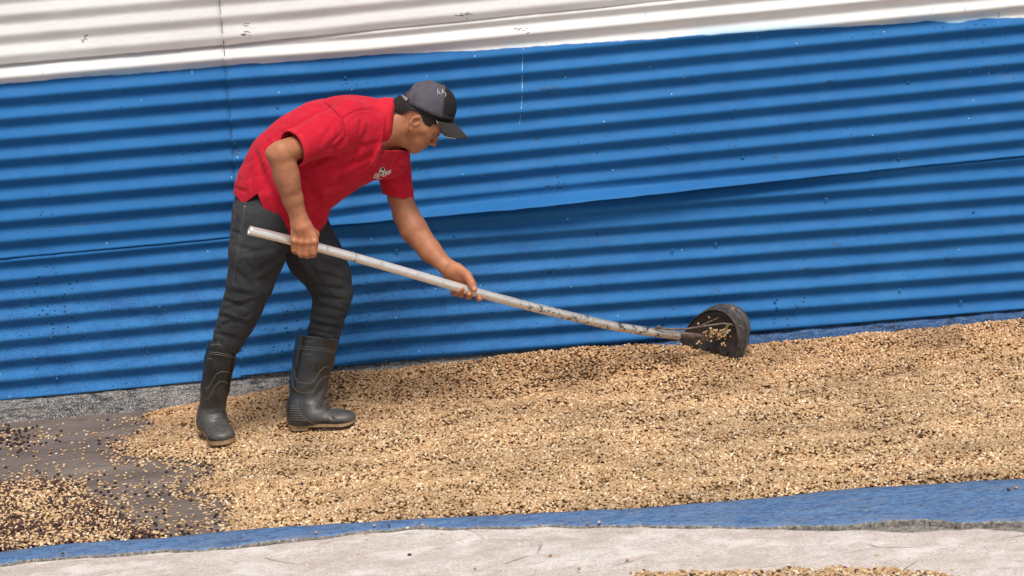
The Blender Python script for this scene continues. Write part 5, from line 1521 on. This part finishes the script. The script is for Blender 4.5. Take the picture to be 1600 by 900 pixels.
# ------------------------------------------------------------------ the rake
rk0 = P(388, 361, -.80)
rake = tag(empty('rake', (0, 0, 0)), 'long pale-handled rake with a cut black plastic scoop head pushed into beans', 'rake')
def handle_pts():
    ctl = [(389, 360, -.803), (456, 376, -.757), (560, 404, -.668), (660, 432.5, -.580), (745, 457, -.510), (850, 484, -.400), (950, 507.5, -.305), (1005, 517, -.262), (1062, 524.5, -.220)]
    t = np.linspace(0, len(ctl) - 1, 90); i = np.arange(len(ctl))
    A = np.array(ctl)
    # smooth interpolation (Catmull-Rom)
    out = []
    for u in t:
        k = min(int(u), len(ctl) - 2); f = u - k
        p0, p1, p2, p3 = A[max(k - 1, 0)], A[k], A[k + 1], A[min(k + 2, len(ctl) - 1)]
        q = .5 * (2 * p1 + (p2 - p0) * f + (2 * p0 - 5 * p1 + 4 * p2 - p3) * f * f + (-p0 + 3 * p1 - 3 * p2 + p3) * f ** 3)
        out.append(W(*q))
    return np.array(out)
HP = handle_pts()
def handle_mat():
    m = new_mat('pale_tube', rough=.24, spec=.6, metallic=.6); k = NB(m); g = k.coord('Object')
    c = k.ramp(k.noise(k.mapping(g, (1, 4, 4)), 14, 4), [(.3, (.84, .80, .74)), (.7, (.93, .91, .88))])
    x = k.sepxyz(g)
    worn = k.math('MULTIPLY', k.math('ADD', x[0], .25), 1.1, True)
    c = k.mix(k.math('MULTIPLY', worn, k.ramp(k.noise(k.mapping(g, (1, 3, 3)), 20, 5, .7), [(.35, .25), (.7, 1)])), c, (.33, .25, .18))
    sc = k.math('MULTIPLY', k.ramp(k.noise(g, 55, 5, .8), [(.54, 0), (.58, 1)]), k.ramp(k.noise(k.mapping(g, (1, .2, .2)), 7, 2), [(.49, 0), (.57, 1)]))
    c = k.mix(k.math('MULTIPLY', sc, .9), c, (.05, .04, .035))
    k.color(c); k.normal(k.bump(k.noise(k.mapping(g, (.2, 1, 1)), 60, 3), .12, .001)); return m
def tube_hollow():
    n = len(HP); r = np.interp(np.arange(n), [0, 30, 60, n - 1], [.0165, .0168, .0172, .0168])
    V, Fc = tube_geo(HP, r, 20); Fc = [f for f in Fc if len(f) == 4]
    V2, F2 = tube_geo(HP[:4], r[:4] - .0022, 20); n0 = len(V); V += V2
    Fc += [tuple(i + n0 for i in f)[::-1] for f in F2 if len(f) == 4]
    Fc += [(k, n0 + k, n0 + (k + 1) % 20, (k + 1) % 20) for k in range(20)]
    Fc += [tuple((n - 1) * 20 + k for k in range(20)), tuple(n0 + 3 * 20 + k for k in range(20))[::-1]]
    mesh_obj('handle', V, Fc, handle_mat(), rake)
tube_hollow()
def plastic_mat():
    m = new_mat('black_plastic', rough=.5, spec=.45); k = NB(m); g = k.coord('Object')
    c = k.ramp(k.noise(g, 40, 5, .7), [(.3, (.016, .014, .015)), (.7, (.055, .042, .038))])
    c = k.mix(k.ramp(k.noise(g, 90, 5, .8), [(.60, 0), (.72, .6)]), c, (.16, .11, .08))
    k.color(c); k.normal(k.bump(k.noise(g, 130, 4), .3, .002)); return m
M_plastic = plastic_mat()
M_dustplastic = simple('scuffed_plastic', (.030, .027, .028), (.105, .09, .082), 45, rough=.55, bump=.3)
M_rust = simple('rusty_bar', (.09, .055, .045), (.22, .16, .14), 60, rough=.6)
def rake_head():
    A = W(1062, 542, -.07); B = W(1151, 557, -.235)
    mid = (A + B) / 2; xd = (B - A) / 2; R = np.linalg.norm(xd); xd /= R
    top = W(1124, 484, -.175) - mid; zd = top - xd * (top @ xd) * .9; Hh = np.linalg.norm(top)
    zd = top / Hh
    nrm = np.cross(xd, zd); nrm /= np.linalg.norm(nrm)
    if nrm[0] < 0: nrm = -nrm                   # away from the worker, to the right
    def arc(a, g, off):                          # a 0..pi from near corner B over the top to far corner A
        return mid + xd * R * g * math.cos(a) + zd * Hh * g * math.sin(a) ** .9 + nrm * off
    # back plate with a toothed lower edge
    n = 40; V = []; Fc = []
    for i in range(n + 1):
        a = math.pi * i / n; c = math.cos(a)
        x = c; u = (1 - x) / 2                   # 0 near corner .. 1 far corner
        tooth = (u * 5.2) % 1.0
        low = -.10 if tooth < .72 else .06
        p = mid + xd * R * x
        tp = arc(a, 1.0, 0)
        for j in range(9):
            t = j / 8; q = (p + zd * Hh * low) * (1 - t) + tp * t
            dish = .030 * (1 - x * x) * math.sin(math.pi * t * .5 + .2) * (1 - t * t)
            V.append(q + nrm * dish)
    m = 9
    Fc = [(i * m + j, (i + 1) * m + j, (i + 1) * m + j + 1, i * m + j + 1) for i in range(n) for j in range(m - 1)]
    o = mesh_obj('scoop_plate', V, Fc, M_plastic, rake); md = o.modifiers.new('t', 'SOLIDIFY'); md.thickness = .003; md.offset = 0
    # side wall with ridges and a rolled rim
    prof = [(-.012, 1.00), (-.006, 1.015), (.0, 1.02), (.018, 1.03), (.026, 1.045), (.0265, 1.075), (.031, 1.078), (.032, 1.05), (.044, 1.055), (.047, 1.10), (.053, 1.115), (.058, 1.10), (.060, 1.05)]
    V = []; k0 = 0
    for i in range(n + 1):
        a = -.12 + (math.pi + .05) * i / n; w = (.35 + .65 * math.sin(min(max(a, 0) * 1.7 + .15, math.pi / 2))) * (1 - .65 * max(0, (a - 1.1) / 2.0))
        for (o_, g_) in prof:
            V.append(arc(max(a, 0), 1 + (g_ - 1) * .7, o_ * w * 1.2) + zd * Hh * (math.sin(a) if a < 0 else 0))
    m = len(prof)
    Fc = [(i * m + j, (i + 1) * m + j, (i + 1) * m + j + 1, i * m + j + 1) for i in range(n) for j in range(m - 1)]
    o = mesh_obj('scoop_rim', V, Fc, M_dustplastic, rake); md = o.modifiers.new('t', 'SOLIDIFY'); md.thickness = .0025; md.offset = 0
    # bars and tang
    def bar(pts, r, name, mat, sy=1):
        V, Fc = tube_geo([W(*p) for p in pts], r, 8); mesh_obj(name, V, Fc, mat, rake)
    bar([(1024, 512, -.262), (1045, 514.5, -.26), (1072, 514, -.245), (1100, 509.5, -.225), (1130, 505.5, -.215), (1150, 508, -.225), (1160, 511, -.235)], [.0035, .0045, .0042, .0038, .0038, .0038, .003], 'brace_bar', M_rust)
    bar([(1096, 508, -.235), (1115, 500, -.19), (1134, 492, -.155)], .0022, 'brace_bar', M_rust)
    bar([(1058, 522, -.222), (1085, 525, -.205), (1110, 527, -.18), (1126, 528, -.15)], [.013, .011, .0075, .005], 'tang', M_rust)
    bar([(1026, 511, -.262), (1029, 510.5, -.263), (1032, 511, -.262)], [.003, .006, .003], 'bolt', M_rust)
    bar([(1052, 533, -.23), (1055, 534, -.23), (1058, 533, -.23)], [.002, .004, .002], 'bolt', M_rust)
    # beans caught in the scoop
    n = 150; t = rng.random(n)
    px = rng.normal(1122, 13, n); py = 521 + (px - 1122) * -.02 + rng.normal(0, 4, n)
    k = (px > 1092) & (px < 1148); px, py = px[k], py[k]
    g = PA(px, py, -.17 - .03 * rng.random(len(px)))
    ex = [(1064, 538), (1089, 537), (1092, 534), (1096, 537), (1131, 536), (1133, 540), (1128, 538), (1091, 506), (1108, 496), (1111, 533), (1145, 482), (1140, 516)]
    g = np.concatenate([g, np.array([W(x, y, -.235) for x, y in ex])])
    cols, dk = bean_colors(len(g), .02)
    o = beans('scooped_beans', g, cols, dk, flat=.8); tag(o, 'handful of beans caught in and falling from the rake scoop', 'coffee beans', kind='stuff')
rake_head()
bpy.context.view_layer.update()
